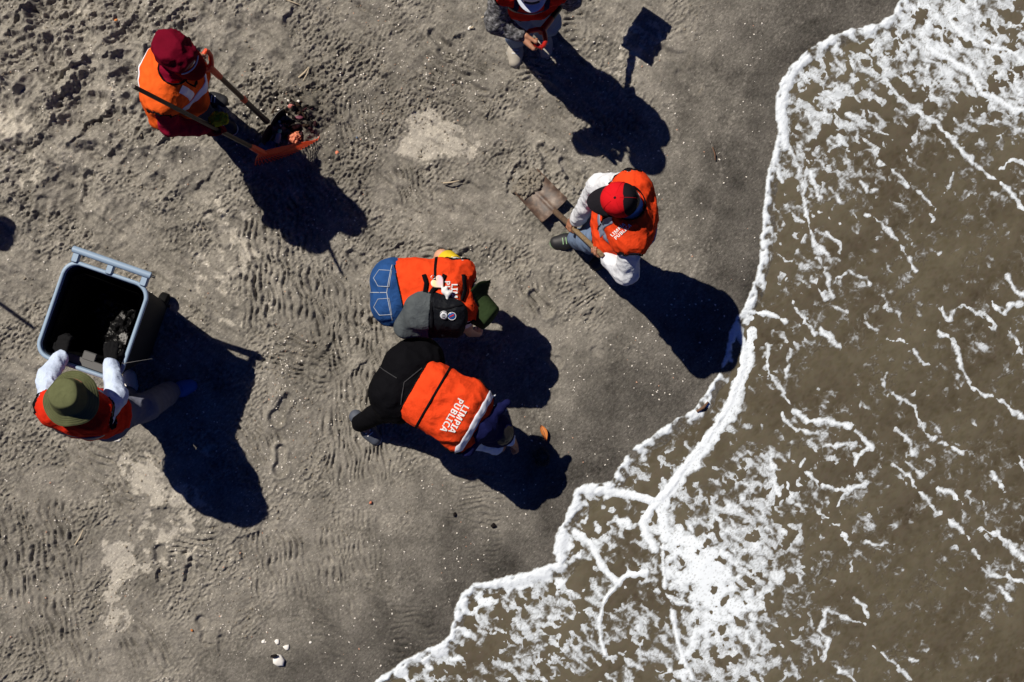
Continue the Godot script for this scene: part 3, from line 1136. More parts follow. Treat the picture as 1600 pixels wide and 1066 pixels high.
func jeans_details(p: Dictionary) -> void:
	var f: Field = p.trousers_field
	var J: Dictionary = p.J
	var back: Vector3 = -J.fwd
	var sp: Vector3 = J.spine
	var c: Vector3 = J.pelvis
	var seam := around(f, c, -sp, back, -0.7, 1.25, 18)
	sub("centre_seam", ribbon(f, seam, 0.005, 0.002), M.denim_thread, p.trousers)
	var yoke := []
	for i in 17:
		var x := lerpf(-1.0, 1.0, i / 16.0)
		var q: Vector3 = c + J.side * x * 0.17 - sp * (0.02 + 0.03 * (1.0 - absf(x)))
		yoke.append(f.toward(q + back * 0.4, -back))
	sub("yoke_seam", ribbon(f, yoke, 0.005, 0.002), M.denim_thread, p.trousers)
	for s in [-1.0, 1.0]:
		var pocket := []
		for q in [[0.035, -0.055], [0.135, -0.04], [0.14, -0.12], [0.09, -0.155], [0.04, -0.125], [0.035, -0.055]]:
			var g: Vector3 = c + J.side * s * q[0] + sp * (q[1] + 0.02)
			var last = pocket[-1] if pocket.size() else null
			var on := f.toward(g + back * 0.4, -back)
			if last != null:
				for k in [0.25, 0.5, 0.75]:
					var m: Vector3 = last.lerp(on, k)
					pocket.append(f.toward(m + back * 0.2, -back))
			pocket.append(on)
		sub("pocket_stitching", ribbon(f, pocket, 0.0035, 0.002), M.denim_thread, p.trousers)

func backpack(p: Dictionary) -> void:
	var J: Dictionary = p.J
	var c := at(676, 488, 1.06)
	var t := thing("backpack", "grey and black backpack with two round badges hanging over the bending person's side", "backpack", Vector3(c.x, 0.6, c.z))
	var f := Field.new()
	f.k = 0.035
	for q in [[632, 511, 0.98, 652, 478, 1.08, 0.06, 0.065], [652, 478, 1.08, 712, 484, 1.10, 0.065, 0.06], [632, 511, 0.98, 712, 512, 0.98, 0.06, 0.06], [650, 497, 1.06, 712, 498, 1.06, 0.075, 0.07], [664, 464, 1.08, 700, 472, 1.08, 0.045, 0.05]]:
		f.bone(at(q[0], q[1], q[2] - 0.09), at(q[3], q[4], q[5] - 0.09), q[6], q[7])
	f.crumple(41, 5.0, 0.008)
	f.cut(at(672, 495, 0.97), Vector3(1, 0, 0.08))
	var sack := put("pack_body", skin_of([f, 0.0085]), M.pack_grey, t)
	var g := Field.new()
	g.k = 0.035
	g.a = f.a.duplicate()
	g.ab = f.ab.duplicate()
	g.inv = f.inv.duplicate()
	g.r0 = f.r0.duplicate()
	g.dr = f.dr.duplicate()
	g.crumple(43, 5.5, 0.011)
	g.cut(at(671, 495, 0.97), Vector3(-1, 0, -0.08))
	var pocket := put("front_pocket", skin_of([g, 0.0085]), M.pack_black, t)
	f.cut_n.clear()
	f.cut_d.clear()
	var zip := []
	for i in 22:
		var q := at(671 + 0.5 * sin(i * 0.6), 452 + i * 3.2, 1.3)
		zip.append(f.toward(q, Vector3.DOWN))
	sub("zip", ribbon(f, zip, 0.012, 0.003), M.black_cloth, sack)
	var zip2 := []
	for i in 14:
		zip2.append(f.toward(at(676 + i * 3.4, 478 + sin(i * 0.35) * 3.0, 1.3), Vector3.DOWN))
	sub("zip", ribbon(f, zip2, 0.01, 0.003), M.black_cloth, pocket)
	for q in [[690, 491, M.badge_white, "round_badge", "white round badge with dark lettering"], [703, 492, M.badge_blue, "round_badge", "blue and red round badge"]]:
		var on := f.toward(at(q[0], q[1], 1.35), Vector3.DOWN)
		var n := f.normal(on)
		var b := Basis(n.cross(Vector3.FORWARD).normalized(), n, Vector3.ZERO)
		b.z = b.x.cross(b.y)
		var badge := put_at(q[3], lathe([Vector2(0.0, 0.011), Vector2(0.016, 0.0105), Vector2(0.0235, 0.007), Vector2(0.026, 0.0), Vector2(0.026, -0.006)], 24), q[2], t, b, on + n * 0.002)
		badge.set_meta("label", q[4])
		sub("badge_ring", tube(range(25).map(func(i): return Vector3(sin(TAU * i / 24) * 0.0245, 0.0065, cos(TAU * i / 24) * 0.0245)), [0.0022], 6), M.white_cloth if q[2] == M.badge_blue else M.steel_black, badge)
		if q[2] == M.badge_white:
			for k in 3:
				var bar := sub("badge_print", chamfer_box(Vector3([0.018, 0.026, 0.016][k], 0.002, 0.0055), 0.0006), M.steel_black, badge)
				bar.position = Vector3(0, 0.0112, -0.01 + k * 0.01)
		else:
			var bar := sub("badge_print", chamfer_box(Vector3(0.03, 0.002, 0.008), 0.0006), M.peak_red, badge)
			bar.position = Vector3(0, 0.0112, 0.004)
			bar.rotation.y = 0.5
	# straps over the back, with the charm and a small white toy on them
	var vf: Field = p.vest_field
	for q in [[[656, 425], [660, 438], [658, 452], [664, 464]], [[690, 425], [683, 440], [672, 448], [664, 462]], [[720, 424], [722, 450], [716, 470]]]:
		var pts := []
		for i in q.size() - 1:
			for k in 5:
				pts.append(vf.toward(at(lerpf(q[i][0], q[i + 1][0], k / 5.0), lerpf(q[i][1], q[i + 1][1], k / 5.0), 1.4), Vector3.DOWN))
		put("strap", ribbon(vf, pts, 0.026, 0.009), M.black_cloth, t)
	var hc := vf.toward(at(680, 438, 1.4), Vector3.DOWN) + Vector3(0, 0.016, 0)
	var row := PackedVector3Array()
	for i in 40:
		var a := TAU * i / 40
		row.append(Vector3(pow(sin(a), 3.0) * 0.042, 0, -(13 * cos(a) - 5 * cos(2 * a) - 2 * cos(3 * a) - cos(4 * a)) * 0.0031))
	var rows := []
	for q in [[0.86, -0.006], [1.0, -0.002], [1.0, 0.002], [0.86, 0.006]]:
		var r2 := PackedVector3Array()
		for v in row:
			r2.append(Vector3(v.x * q[0], q[1], v.z * q[0]))
		rows.append(r2)
	var charm := thing("heart_charm", "pearly heart-shaped charm clipped to the backpack strap", "key ring", hc)
	charm.basis = Basis(Vector3.UP, 0.75)
	sub("heart", surf(rows, true, true, true), M.pearl, charm)
	sub("ring", tube(range(17).map(func(i): return Vector3(sin(TAU * i / 16) * 0.012, 0.0, -0.046 + cos(TAU * i / 16) * 0.012)), [0.002], 6), M.steel_bright, charm)
	var tc := vf.toward(at(690, 452, 1.4), Vector3.DOWN) + Vector3(0, 0.016, 0)
	var e := Field.new()
	e.k = 0.012
	e.bone(tc, tc + Vector3(0.02, 0, 0.014), 0.018, 0.02)
	e.bone(tc, tc + Vector3(-0.014, 0.004, -0.026), 0.012, 0.008)
	e.bone(tc, tc + Vector3(0.014, 0.004, -0.024), 0.012, 0.008)
	e.bone(tc + Vector3(0.02, 0, 0.014), tc + Vector3(0.044, 0, 0.002), 0.01, 0.008)
	e.bone(tc + Vector3(0.02, 0, 0.014), tc + Vector3(0.016, 0, 0.044), 0.01, 0.008)
	tag(put("plush_toy", skin_of([e, 0.004]), M.white_cloth), "tiny white plush toy dangling beside the heart-shaped charm", "toy")

func front_bender() -> void:
	var J := {
		"pelvis": at(634, 596, 0.79), "chest": at(716, 643, 0.85), "neck": at(752, 664, 0.78), "head": at(772, 672, 0.65),
		"sl": at(744, 619, 0.80), "sr": at(712, 685, 0.80), "el": at(766, 655, 0.56), "er": at(738, 684, 0.54), "wl": at(796, 690, 0.32), "wr": at(778, 700, 0.32),
		"kl": at(655, 585, 0.42), "kr": at(602, 640, 0.42), "al": at(662, 590, 0.09), "ar": at(563, 661, 0.10), "tl": Vector3(0.8, 0, 0.4), "tr": Vector3(0.55, 0, 0.65),
		"crown": Vector3(0.75, -0.25, 0.35), "look": Vector3(0.4, -1, 0.3), "hunch": 0.045, "hip": 1.2, "broad": 1.05,
		"hl": at(654, 566, 0.77), "hr": at(620, 622, 0.77), "hand_l": [Vector3(0.5, -0.8, 0.3), Vector3(-0.3, -0.4, 0.3), 0.8], "hand_r": [Vector3(0.5, -0.8, -0.1), Vector3(-0.3, -0.4, -0.3), 0.8],
	}
	var p := figure("bending person in black leggings whose orange vest back carries white lettering", J, {
		"seed": 52, "skin": M.skin_tan, "hair": M.hair, "hair_long": 0.08, "shirt": M.shirt_pale_blue, "trousers": M.black_leggings, "vest": M.vest_orange, "shoe_r": [M.shoe_slate, M.sole_white], "shoe_l": [M.shoe_slate, M.sole_white], "vest_long": -0.06, "vest_ease": 0.028, "sleeve_loose": 0.016, "leg_loose": 0.0, "hip_ease": 0.028,
	})
	var f: Field = p.vest_field
	var u: Vector3 = -J.side
	var w: Vector3 = J.spine
	var back: Vector3 = -J.fwd
	var o: Vector3 = J.chest - u * -0.03 + back * 0.1
	var t1 := lettering(f, "LIMPIA", 0.040, o + w * 0.024, u, w)
	var t2 := lettering(f, "PÚBLICA", 0.040, o - w * 0.024, u, w)
	sub("lettering", t1, M.white_cloth, p.vest).set_meta("label", "white word LIMPIA across the back")
	sub("lettering", t2, M.white_cloth, p.vest).set_meta("label", "white word PÚBLICA under it")
	sub("reflective_stripe", ribbon(f, around(f, J.chest + w * 0.125, J.side, back, -0.15, PI + 0.15, 44), 0.052), M.reflect, p.vest)
	sub("elastic", ribbon(f, around(f, J.mid.lerp(J.chest, 0.05), J.side, back, -0.3, PI + 0.3, 44), 0.014), M.black_cloth, p.vest)
	var tf: Field = p.trousers_field
	sub("seam", ribbon(tf, around(tf, J.pelvis, -w, back, -0.5, 1.3, 18), 0.005, 0.002), M.grey_thread, p.trousers)
	for s in [-1.0, 1.0]:
		var pts := []
		for i in 9:
			var x := i / 8.0
			pts.append(tf.toward(J.pelvis + J.side * s * 0.13 * x + w * (0.0 + 0.05 * x) + back * 0.4, -back))
		sub("seam", ribbon(tf, pts, 0.006, 0.003), M.grey_thread, p.trousers)
	# a navy scarf tied over the shoulders and head
	var h := Field.new()
	h.k = 0.04
	h.bone(J.neck + back * 0.045, J.head, 0.085, 0.1)
	h.bone(J.head, J.head + J.crown.normalized() * 0.04, 0.102, 0.09)
	h.bone(J.neck + back * 0.04 + J.side * 0.02, J.neck + J.side * 0.2 + back * 0.0 + w * 0.07, 0.05, 0.022)
	h.bone(J.neck + back * 0.04, J.neck - J.side * 0.19 + w * 0.01 + back * 0.01, 0.055, 0.03)
	h.cut(J.head + p.fd * 0.03, p.fd)
	h.crumple(77, 6.0, 0.010)
	put("head_scarf", skin_of([h, 0.009]), M.navy_cloth, p.root)

func digger() -> void:
	var top := at(938, 396, 1.06)
	var low := at(868, 331, 0.10)
	var g1 := top.lerp(low, 0.06)
	var g2 := top.lerp(low, 0.60)
	var er := at(938, 283, 1.12)
	var el := at(979, 427, 1.08)
	var J := {
		"pelvis": at(964, 356, 0.93), "chest": at(985, 331, 1.23), "neck": at(986, 322, 1.38), "head": at(968, 313, 1.46),
		"sl": at(985, 384, 1.27), "sr": at(988, 287, 1.30), "el": el, "er": at(936, 290, 1.06), "wl": g1 + (el - g1).normalized() * 0.085, "wr": at(902, 325, 0.76),
		"kl": at(922, 374, 0.52), "kr": at(935, 352, 0.50), "al": at(903, 374, 0.09), "ar": at(958, 394, 0.09), "tl": Vector3(-1, 0, 0.12), "tr": Vector3(-0.7, 0, 0.5),
		"crown": Vector3(-0.3, 1, 0.0), "look": Vector3(-1, -0.5, 0.02), "hunch": 0.04, "broad": 1.03,
		"grip_l": [g1, (low - top).normalized(), 0.016], "grip_r": [g2, (low - top).normalized(), 0.016, -1.0],
	}
	J.wr = g2 + (J.er - g2).normalized() * 0.085
	var p := figure("person in a red cap and orange vest digging with a rusty shovel near the waterline", J, {
		"seed": 61, "skin": M.skin_brown, "hair": M.hair, "shirt": M.shirt_white, "trousers": M.faded_denim, "vest": M.vest_orange, "shoe": [M.shoe_black, M.sole_green], "vest_long": 0.06, "hem_r": 0.105, "vest_wide": 1.02, "sleeve_loose": 0.016, "vest_ease": 0.036,
	})
	var f: Field = p.vest_field
	sub("reflective_stripe", ribbon(f, around(f, J.mid.lerp(J.chest, 0.25), J.side, J.fwd, 0.0, TAU, 64), 0.05), M.reflect_blue, p.vest)
	for s in [-0.085, 0.085]:
		sub("reflective_stripe", ribbon(f, around(f, J.chest + J.side * s, J.fwd, J.spine, -0.9, 0.75, 24), 0.045), M.reflect_blue, p.vest)
		sub("stripe_edge", ribbon(f, around(f, J.chest + J.side * (s + 0.03 * signf(-s)), J.fwd, J.spine, -0.9, 0.75, 24), 0.008, 0.005), M.black_cloth, p.vest)
	var o: Vector3 = J.chest + J.side * 0.115 + J.fwd * 0.02
	var arm := at(972, 354, 1.45)
	var on := f.toward(arm, Vector3.DOWN)
	for k in 2:
		sub("chest_print", lettering(f, ["LIMPIA", "PÚBLICA"][k], 0.02, on + Vector3(-0.02 + 0.028 * k, 0, 0.015 + 0.012 * k), Vector3(0.75, 0, -0.66), Vector3(-0.66, 0, -0.75)), M.white_cloth, p.vest)
	put("collar", ribbon(p.shirt_field, around(p.shirt_field, J.neck - J.spine * 0.005, J.side, J.fwd, 0.0, TAU, 30), 0.03, 0.008), M.white_cloth, p.root)
	cap(p, M.cap_red, M.cap_black, M.cap_black, J.head + p.u * 0.035)
	var t := thing("rusty_shovel", "rusty square shovel with worn wooden handle carrying wet sand", "shovel", Vector3(low.x, 0, low.z))
	put("handle", tube([top - (low - top).normalized() * 0.03, top, top.lerp(low, 0.72)], [0.014, 0.016, 0.0165], 14), M.wood_pale, t)
	put("socket", tube([top.lerp(low, 0.68), top.lerp(low, 0.73), low, low + (low - top).normalized() * 0.05], [0.0175, 0.0195, 0.021, 0.017], 14), M.rust, t)
	put("rivet", tube([top.lerp(low, 0.75) + Vector3(0, 0.016, 0), top.lerp(low, 0.75) + Vector3(0.004, 0.024, -0.002)], [0.005], 8), M.steel_bright, t)
	var edge := at(821, 282, 0.03)
	blade(t, low + Vector3(0, -0.02, 0), edge, 0.236, M.rust_blade, 0.02, Vector3(0.72, 0, -0.7))
	var s := Field.new()
	s.k = 0.03
	for k in 130:
		var q := Vector2(rng.randf_range(-0.098, 0.098), rng.randf_range(-0.02, 0.1))
		var b := edge + Vector3(0.72, 0, 0.7) * q.y * 0.9 + Vector3(0.72, 0, -0.7) * q.x
		s.bone(b + Vector3(0, 0.012, 0), b + Vector3(rng.randf_range(-0.014, 0.014), 0.014 + 0.022 * rng.randf(), rng.randf_range(-0.014, 0.014)), rng.randf_range(0.004, 0.0125))
	s.k = 0.004
	s.crumple(88, 60.0, 0.006)
	tag(put("sand_heap", skin_of([s, 0.0055]), M.wet_sand), "clumpy heap of wet grey sand on the rusty shovel blade", "sand")

func carrier() -> void:
	var grip_c := at(833, 66, 1.06)
	var b0 := at(913, -38, 0.71)
	var d := (b0 - grip_c).normalized()
	var hold := grip_c.lerp(b0, 0.62)
	var er := at(774, 34, 1.12)
	var el := at(892, -2, 1.08)
	var J := {
		"pelvis": at(822, -4, 0.93), "chest": at(829, -20, 1.24), "neck": at(830, -28, 1.39), "head": at(830, -24, 1.48),
		"sl": at(874, -22, 1.3), "sr": at(784, -20, 1.3), "el": el, "er": er, "wl": at(885, 14, 0.9), "wr": at(815, 70, 1.0),
		"kl": at(855, 35, 0.52), "kr": at(812, 45, 0.52), "al": at(848, 46, 0.09), "ar": at(806, 60, 0.09), "tl": Vector3(0.15, 0, 1), "tr": Vector3(-0.05, 0, 1),
		"crown": Vector3(0.0, 1, 0.25), "look": Vector3(0.05, -0.6, 1), "hunch": 0.03, "broad": 0.86, "hip": 0.88,
		"grip_r": [grip_c, Vector3(0.75, 0.1, 0.65).normalized(), 0.016], "grip_l": [hold, d, 0.017],
	}
	J.wr = grip_c + (J.er - grip_c).normalized() * 0.085
	J.wl = hold + (J.el - hold).normalized() * 0.085
	var p := figure("person in a white cap and red vest at the top edge, carrying a black shovel", J, {
		"seed": 71, "skin": M.skin_tan, "hair": M.hair, "shirt": M.shirt_streaked, "trousers": M.pale_denim, "vest": M.vest_deep_red, "shoe": [M.shoe_beige, M.sole_white], "vest_long": 0.04, "hem_r": 0.1, "gloves": {"l": M.glove_black},
	})
	var f: Field = p.vest_field
	for s in [-0.09, 0.09]:
		sub("blue_stripe", ribbon(f, around(f, J.chest + J.side * s, J.fwd, J.spine, -0.9, 0.9, 22), 0.03), M.navy_cloth, p.vest)
	sub("reflective_stripe", ribbon(f, around(f, J.mid.lerp(J.chest, 0.2), J.side, J.fwd, 0.0, TAU, 60), 0.045), M.reflect_dark, p.vest)
	p.peak = 0.82
	var crown := cap(p, M.cap_white, M.cap_white, M.cap_white, J.head + p.u * 0.035)
	var print_ := []
	for i in 9:
		var a := lerpf(-0.42, 0.42, i / 8.0)
		print_.append(Vector3(sin(a) * 0.104, 0.012, cos(a) * 0.104))
	sub("cap_print", tube(print_, [0.007], 6), M.steel_black, crown)
	var t := thing("black_shovel", "black square shovel with red D handle held out level at the top edge", "shovel", Vector3(b0.x, 0, b0.z))
	var s := Vector3(0.75, 0.1, 0.65)
	s = (s - d * s.dot(d)).normalized()
	d_handle(t, grip_c, d, s, M.grip_red)
	put("shaft", tube([grip_c + d * 0.2, b0 - d * 0.05], [0.0185, 0.0185], 14), M.steel_black, t)
	put("socket", tube([b0 - d * 0.12, b0 + d * 0.03], [0.021, 0.022], 14), M.steel_black, t)
	var tip := at(955, -98, 0.69)
	blade(t, b0, tip, 0.25, M.steel_black, 0.015, Vector3(0.7, 0, 0.7))

func bystander() -> void:
	var top := at(-360, 250, 1.74)
	var g := at(-330, 262, 0.9)
	var hold := top.lerp(g, 0.5)
	var J := {
		"pelvis": at(-324, 133, 0.93), "chest": at(-366, 108, 1.28), "neck": at(-374, 104, 1.43), "head": at(-378, 104, 1.53),
		"sl": at(-366, 63, 1.34), "sr": at(-370, 150, 1.34), "el": at(-344, 58, 1.1), "er": at(-344, 174, 1.14), "wl": at(-294, 70, 0.95), "wr": hold + Vector3(0, 0, -0.08),
		"kl": at(-256, 128, 0.5), "kr": at(-260, 160, 0.5), "al": at(-209, 150, 0.09), "ar": at(-206, 184, 0.09), "tl": Vector3(1, 0, 0.1), "tr": Vector3(1, 0, 0.3),
		"crown": Vector3(0.1, 1, 0.0), "look": Vector3(1, -0.3, 0.2), "grip_r": [hold, (top - g).normalized(), 0.014],
	}
	var p := figure("person standing beyond the left edge whose head and pole cast shadows into view", J, {
		"seed": 81, "skin": M.skin_tan, "hair": M.hair, "shirt": M.shirt_white, "trousers": M.navy_denim, "vest": M.vest_orange, "shoe": [M.shoe_black, M.sole_white], "vest_long": 0.1,
	})
	cap(p, M.cap_black, M.cap_black, M.cap_black, J.head + p.u * 0.035)
	tag(put("pole", tube([top, top.lerp(at(-260, 290, 0.02), 1.0)], [0.014], 12), M.wood_dark), "wooden pole held by the person beyond the left edge", "pole")

# ------------------------------------------------------------------ the beach and the sea

var shore := PackedVector2Array()
var sd_grid := PackedFloat32Array()
const SD_X := -9.0
const SD_Z := -6.0
const SD_STEP := 0.03
const SD_NX := 500
const SD_NZ := 400

func trace_shore() -> void:
	for q in [[4200, -9000], [2300, -1800], [1640, -420], [1500, -180], [1440, -60], [1408, 0], [1396, 24], [1372, 40], [1332, 48], [1300, 58], [1264, 79], [1238, 104], [1220, 130], [1213, 165], [1217, 205], [1208, 245],
			[1200, 282], [1194, 325], [1191, 370], [1187, 420], [1177, 450], [1163, 482], [1149, 502], [1140, 524], [1136, 552], [1127, 580], [1110, 606], [1088, 640], [1048, 662], [1012, 688], [986, 705], [970, 730]]:
		shore.append(gp(q[0], q[1]))
	for q in [[956, 754], [925, 757], [902, 763], [895, 788], [882, 815], [870, 840], [867, 864], [873, 878], [842, 890], [803, 900], [772, 908], [738, 915], [722, 930], [712, 958], [707, 985], [694, 1005],
			[662, 1018], [630, 1035], [602, 1055], [574, 1075], [520, 1120], [330, 1260], [-600, 1900], [-5200, 6200]]:
		shore.append(gp(q[0], q[1]))

func shore_distance(p: Vector2) -> float:       # metres seaward of the waterline, less than nothing on the sand
	var best := 1e9
	var side := 0.0
	var sgn := 1.0
	for i in shore.size() - 1:
		var a := shore[i]
		var b := shore[i + 1] - a
		var w := p - a
		var t := clampf(w.dot(b) / b.length_squared(), 0.0, 1.0)
		var e := w - b * t
		var d := e.length_squared()
		var cr := b.cross(w) / b.length()
		if d < best - 1e-7 or (d < best + 1e-7 and absf(cr) > side):
			best = minf(d, best)
			side = absf(cr)
			sgn = 1.0 if cr < 0.0 else -1.0
	return sqrt(best) * sgn

func fill_shore_grid() -> void:
	# exact on a coarse lattice, then bilinear
	const C := 4
	var cx := SD_NX / C + 1
	var cz := SD_NZ / C + 1
	var co := PackedFloat32Array()
	co.resize(cx * cz)
	for j in cz:
		for i in cx:
			co[j * cx + i] = shore_distance(Vector2(SD_X + i * C * SD_STEP, SD_Z + j * C * SD_STEP))
	sd_grid.resize(SD_NX * SD_NZ)
	for j in SD_NZ:
		for i in SD_NX:
			var k := (j / C) * cx + i / C
			var u := float(i % C) / C
			var w := float(j % C) / C
			sd_grid[j * SD_NX + i] = lerpf(lerpf(co[k], co[k + 1], u), lerpf(co[k + cx], co[k + cx + 1], u), w)
	# close to the line the lattice is too coarse: exact there
	for j in SD_NZ:
		for i in SD_NX:
			if absf(sd_grid[j * SD_NX + i]) < 0.16:
				sd_grid[j * SD_NX + i] = shore_distance(Vector2(SD_X + i * SD_STEP, SD_Z + j * SD_STEP))

func sd(x: float, z: float) -> float:
	var u := (x - SD_X) / SD_STEP
	var w := (z - SD_Z) / SD_STEP
	if u < 0.0 or w < 0.0 or u >= SD_NX - 1 or w >= SD_NZ - 1:
		return shore_distance(Vector2(x, z))
	var i := int(u)
	var j := int(w)
	u -= i
	w -= j
	var k := j * SD_NX + i
	return lerpf(lerpf(sd_grid[k], sd_grid[k + 1], u), lerpf(sd_grid[k + SD_NX], sd_grid[k + SD_NX + 1], u), w)

func noise(seed_: int, freq: float, octaves := 1, ridged := false, warp := 0.0) -> FastNoiseLite:
	var n := FastNoiseLite.new()
	n.seed = seed_
	n.frequency = freq
	n.noise_type = FastNoiseLite.TYPE_SIMPLEX_SMOOTH
	n.fractal_octaves = octaves
	n.fractal_type = FastNoiseLite.FRACTAL_RIDGED if ridged else (FastNoiseLite.FRACTAL_FBM if octaves > 1 else FastNoiseLite.FRACTAL_NONE)
	if warp > 0.0:
		n.domain_warp_enabled = true
		n.domain_warp_amplitude = warp
		n.domain_warp_frequency = freq * 0.6
		n.domain_warp_fractal_type = FastNoiseLite.DOMAIN_WARP_FRACTAL_NONE
	return n

func spread(lo: float, hi: float, step: float, far: float) -> PackedFloat32Array:
	var right := PackedFloat32Array()
	var g := step
	var x := hi
	while x < far:
		g *= 1.16 if g < 0.2 else 1.6
		x += g
		right.append(x)
	var o := PackedFloat32Array()
	var left := PackedFloat32Array()
	g = step
	x = lo
	while x > -far:
		g *= 1.16 if g < 0.2 else 1.6
		x -= g
		left.append(x)
	left.reverse()
	o.append_array(left)
	var n := int(round((hi - lo) / step))
	for i in n + 1:
		o.append(lo + (hi - lo) * i / n)
	o.append_array(right)
	return o

const TREADS := [[440, 415, 82, 150, 100, 11], [400, 440, 84, 130, 40, 13], [515, 480, 70, 120, 70, 10], [560, 555, 78, 150, 80, 10], [620, 515, 60, 70, 60, 12], [470, 560, 20, 90, 60, 10], [730, 775, 2, 60, 75, 9], [765, 815, 3, 30, 130, 10],
	[640, 985, 4, 60, 80, 10], [590, 950, 40, 70, 80, 9], [430, 875, 75, 90, 80, 10], [560, 700, 84, 100, 90, 9], [893, 45, 1, 22, 90, 12], [835, 105, 4, 50, 40, 9], [555, 195, 75, 60, 50, 8], [470, 300, 60, 60, 60, 9],
	[60, 860, 78, 120, 110, 12], [180, 720, 40, 120, 90, 12], [300, 850, 15, 70, 60, 12], [500, 920, 65, 110, 90, 11], [840, 470, 55, 50, 40, 8], [925, 480, 140, 40, 36, 8], [550, 860, 75, 100, 80, 9], [400, 680, 50, 60, 60, 10], [690, 400, 8, 90, 24, 9], [715, 130, 30, 90, 70, 9], [640, 290, 65, 60, 50, 9], [505, 1000, 25, 90, 60, 11], [90, 990, 70, 90, 80, 11], [230, 1010, 55, 80, 60, 12]]
const SOLES := [[945, 552, 20, 0.9], [297, 885, 95, 1.1], [252, 880, 100, 1.2], [322, 985, 80, 1.0], [845, 475, 60, 1.0], [925, 478, 130, 0.8], [1050, 90, 30, 1.2], [1075, 130, 50, 1.0], [855, 250, 75, 1.0], [890, 270, 65, 1.0], [640, 620, 60, 1.0], [600, 505, 20, 0.9], [715, 400, 10, 1.3], [440, 720, 100, 1.0], [65, 340, 110, 1.3], [140, 300, 100, 1.2], [330, 590, 50, 1.0], [345, 355, 60, 1.2], [440, 640, 125, 1.1], [560, 410, 60, 0.9], [860, 560, 40, 0.9], [740, 545, 20, 1.1], [1000, 560, 50, 0.9], [520, 170, 40, 1.1], [690, 70, 60, 1.1]]

func scarps() -> Array:
	return [
		[0.022, 7, [790, 310], [792, 285], [803, 262], [820, 248]], [0.018, 5, [805, 290], [812, 280], [815, 268]], [0.018, 6, [617, 395], [619, 382], [640, 378], [668, 378]], [0.016, 6, [708, 396], [735, 386], [762, 381]],
		[0.02, 7, [690, 292], [705, 284], [725, 282], [742, 288]], [0.014, 5, [935, 250], [948, 238], [966, 236]], [0.016, 6, [1032, 140], [1036, 165], [1052, 160], [1066, 168]], [0.016, 6, [1010, 170], [1016, 158], [1030, 150], [1046, 152]],
		[0.012, 8, [238, 870], [246, 885], [246, 905], [236, 918]], [0.011, 6, [288, 925], [288, 895], [298, 868], [312, 866]], [0.026, 8, [346, 1030], [340, 1005], [344, 985], [332, 970]], [0.016, 6, [360, 850], [372, 838], [395, 832], [412, 826]],
		[0.018, 6, [232, 800], [250, 790], [282, 790]], [0.03, 9, [100, 232], [128, 214], [132, 195], [168, 178], [180, 160]], [0.03, 9, [150, 98], [178, 84], [205, 78]], [0.03, 10, [86, 130], [98, 112], [130, 96], [142, 82]], [0.026, 8, [38, 236], [62, 222], [72, 205]],
		[0.03, 10, [0, 60], [22, 42], [30, 22], [52, 4]], [0.024, 8, [105, 58], [112, 40], [150, 34]], [0.026, 8, [208, 32], [216, 14], [224, 0]], [0.024, 8, [240, 235], [256, 222], [268, 205]], [0.018, 6, [925, 590], [922, 570], [918, 555]], [0.014, 5, [905, 498], [922, 482], [950, 478]],
		[0.02, 7, [700, 70], [712, 58], [732, 52]], [0.022, 8, [440, 40], [452, 24], [462, 4]], [0.022, 7, [650, 265], [672, 262], [690, 255]], [0.02, 7, [500, 560], [512, 540], [520, 530]], [0.02, 7, [545, 590], [560, 570], [580, 560]], [0.016, 6, [420, 640], [432, 624], [444, 612], [446, 620]],
		[0.024, 8, [0, 318], [18, 312], [32, 296]], [0.02, 7, [300, 300], [322, 280], [340, 260]], [0.022, 8, [160, 250], [180, 232], [196, 226]], [0.022, 7, [260, 40], [276, 20], [300, 2]], [0.018, 6, [840, 90], [855, 70], [845, 40]], [0.024, 9, [60, 150], [84, 140], [96, 160], [110, 172]],
	]
const PALE := [[655, 218, 26, 1.0], [690, 205, 30, 1.0], [672, 192, 16, 0.9], [722, 232, 22, 1.0], [640, 228, 18, 0.8], [182, 868, 20, 1.0], [190, 885, 16, 0.9], [172, 925, 16, 0.6], [180, 965, 20, 0.7], [215, 730, 24, 0.9], [232, 748, 18, 0.8], [262, 772, 22, 0.8], [300, 790, 24, 0.4], [10, 190, 26, 0.8], [30, 215, 26, 0.5], [40, 270, 30, 0.4], [340, 430, 50, 0.35], [360, 340, 46, 0.35], [380, 380, 30, 0.4], [165, 150, 40, 0.3], [120, 30, 40, 0.3], [210, 860, 60, 0.25], [290, 820, 60, 0.25], [430, 480, 40, 0.2], [715, 370, 50, 0.2], [850, 300, 60, 0.22], [840, 440, 50, 0.2], [970, 90, 40, 0.3], [1020, 60, 50, 0.25], [280, 960, 60, 0.2], [360, 520, 40, 0.2], [335, 690, 30, 0.35]]
const DUG := [[470, 185, 62, 1.0], [500, 230, 50, 0.7], [540, 250, 60, 0.45], [560, 120, 90, 0.35], [460, 90, 70, 0.25], [600, 180, 60, 0.3], [480, 545, 40, 0.5], [690, 130, 70, 0.3], [60, 820, 110, 0.25], [100, 950, 90, 0.2], [430, 330, 50, 0.25], [245, 900, 30, 0.3], [340, 1000, 30, 0.35]]

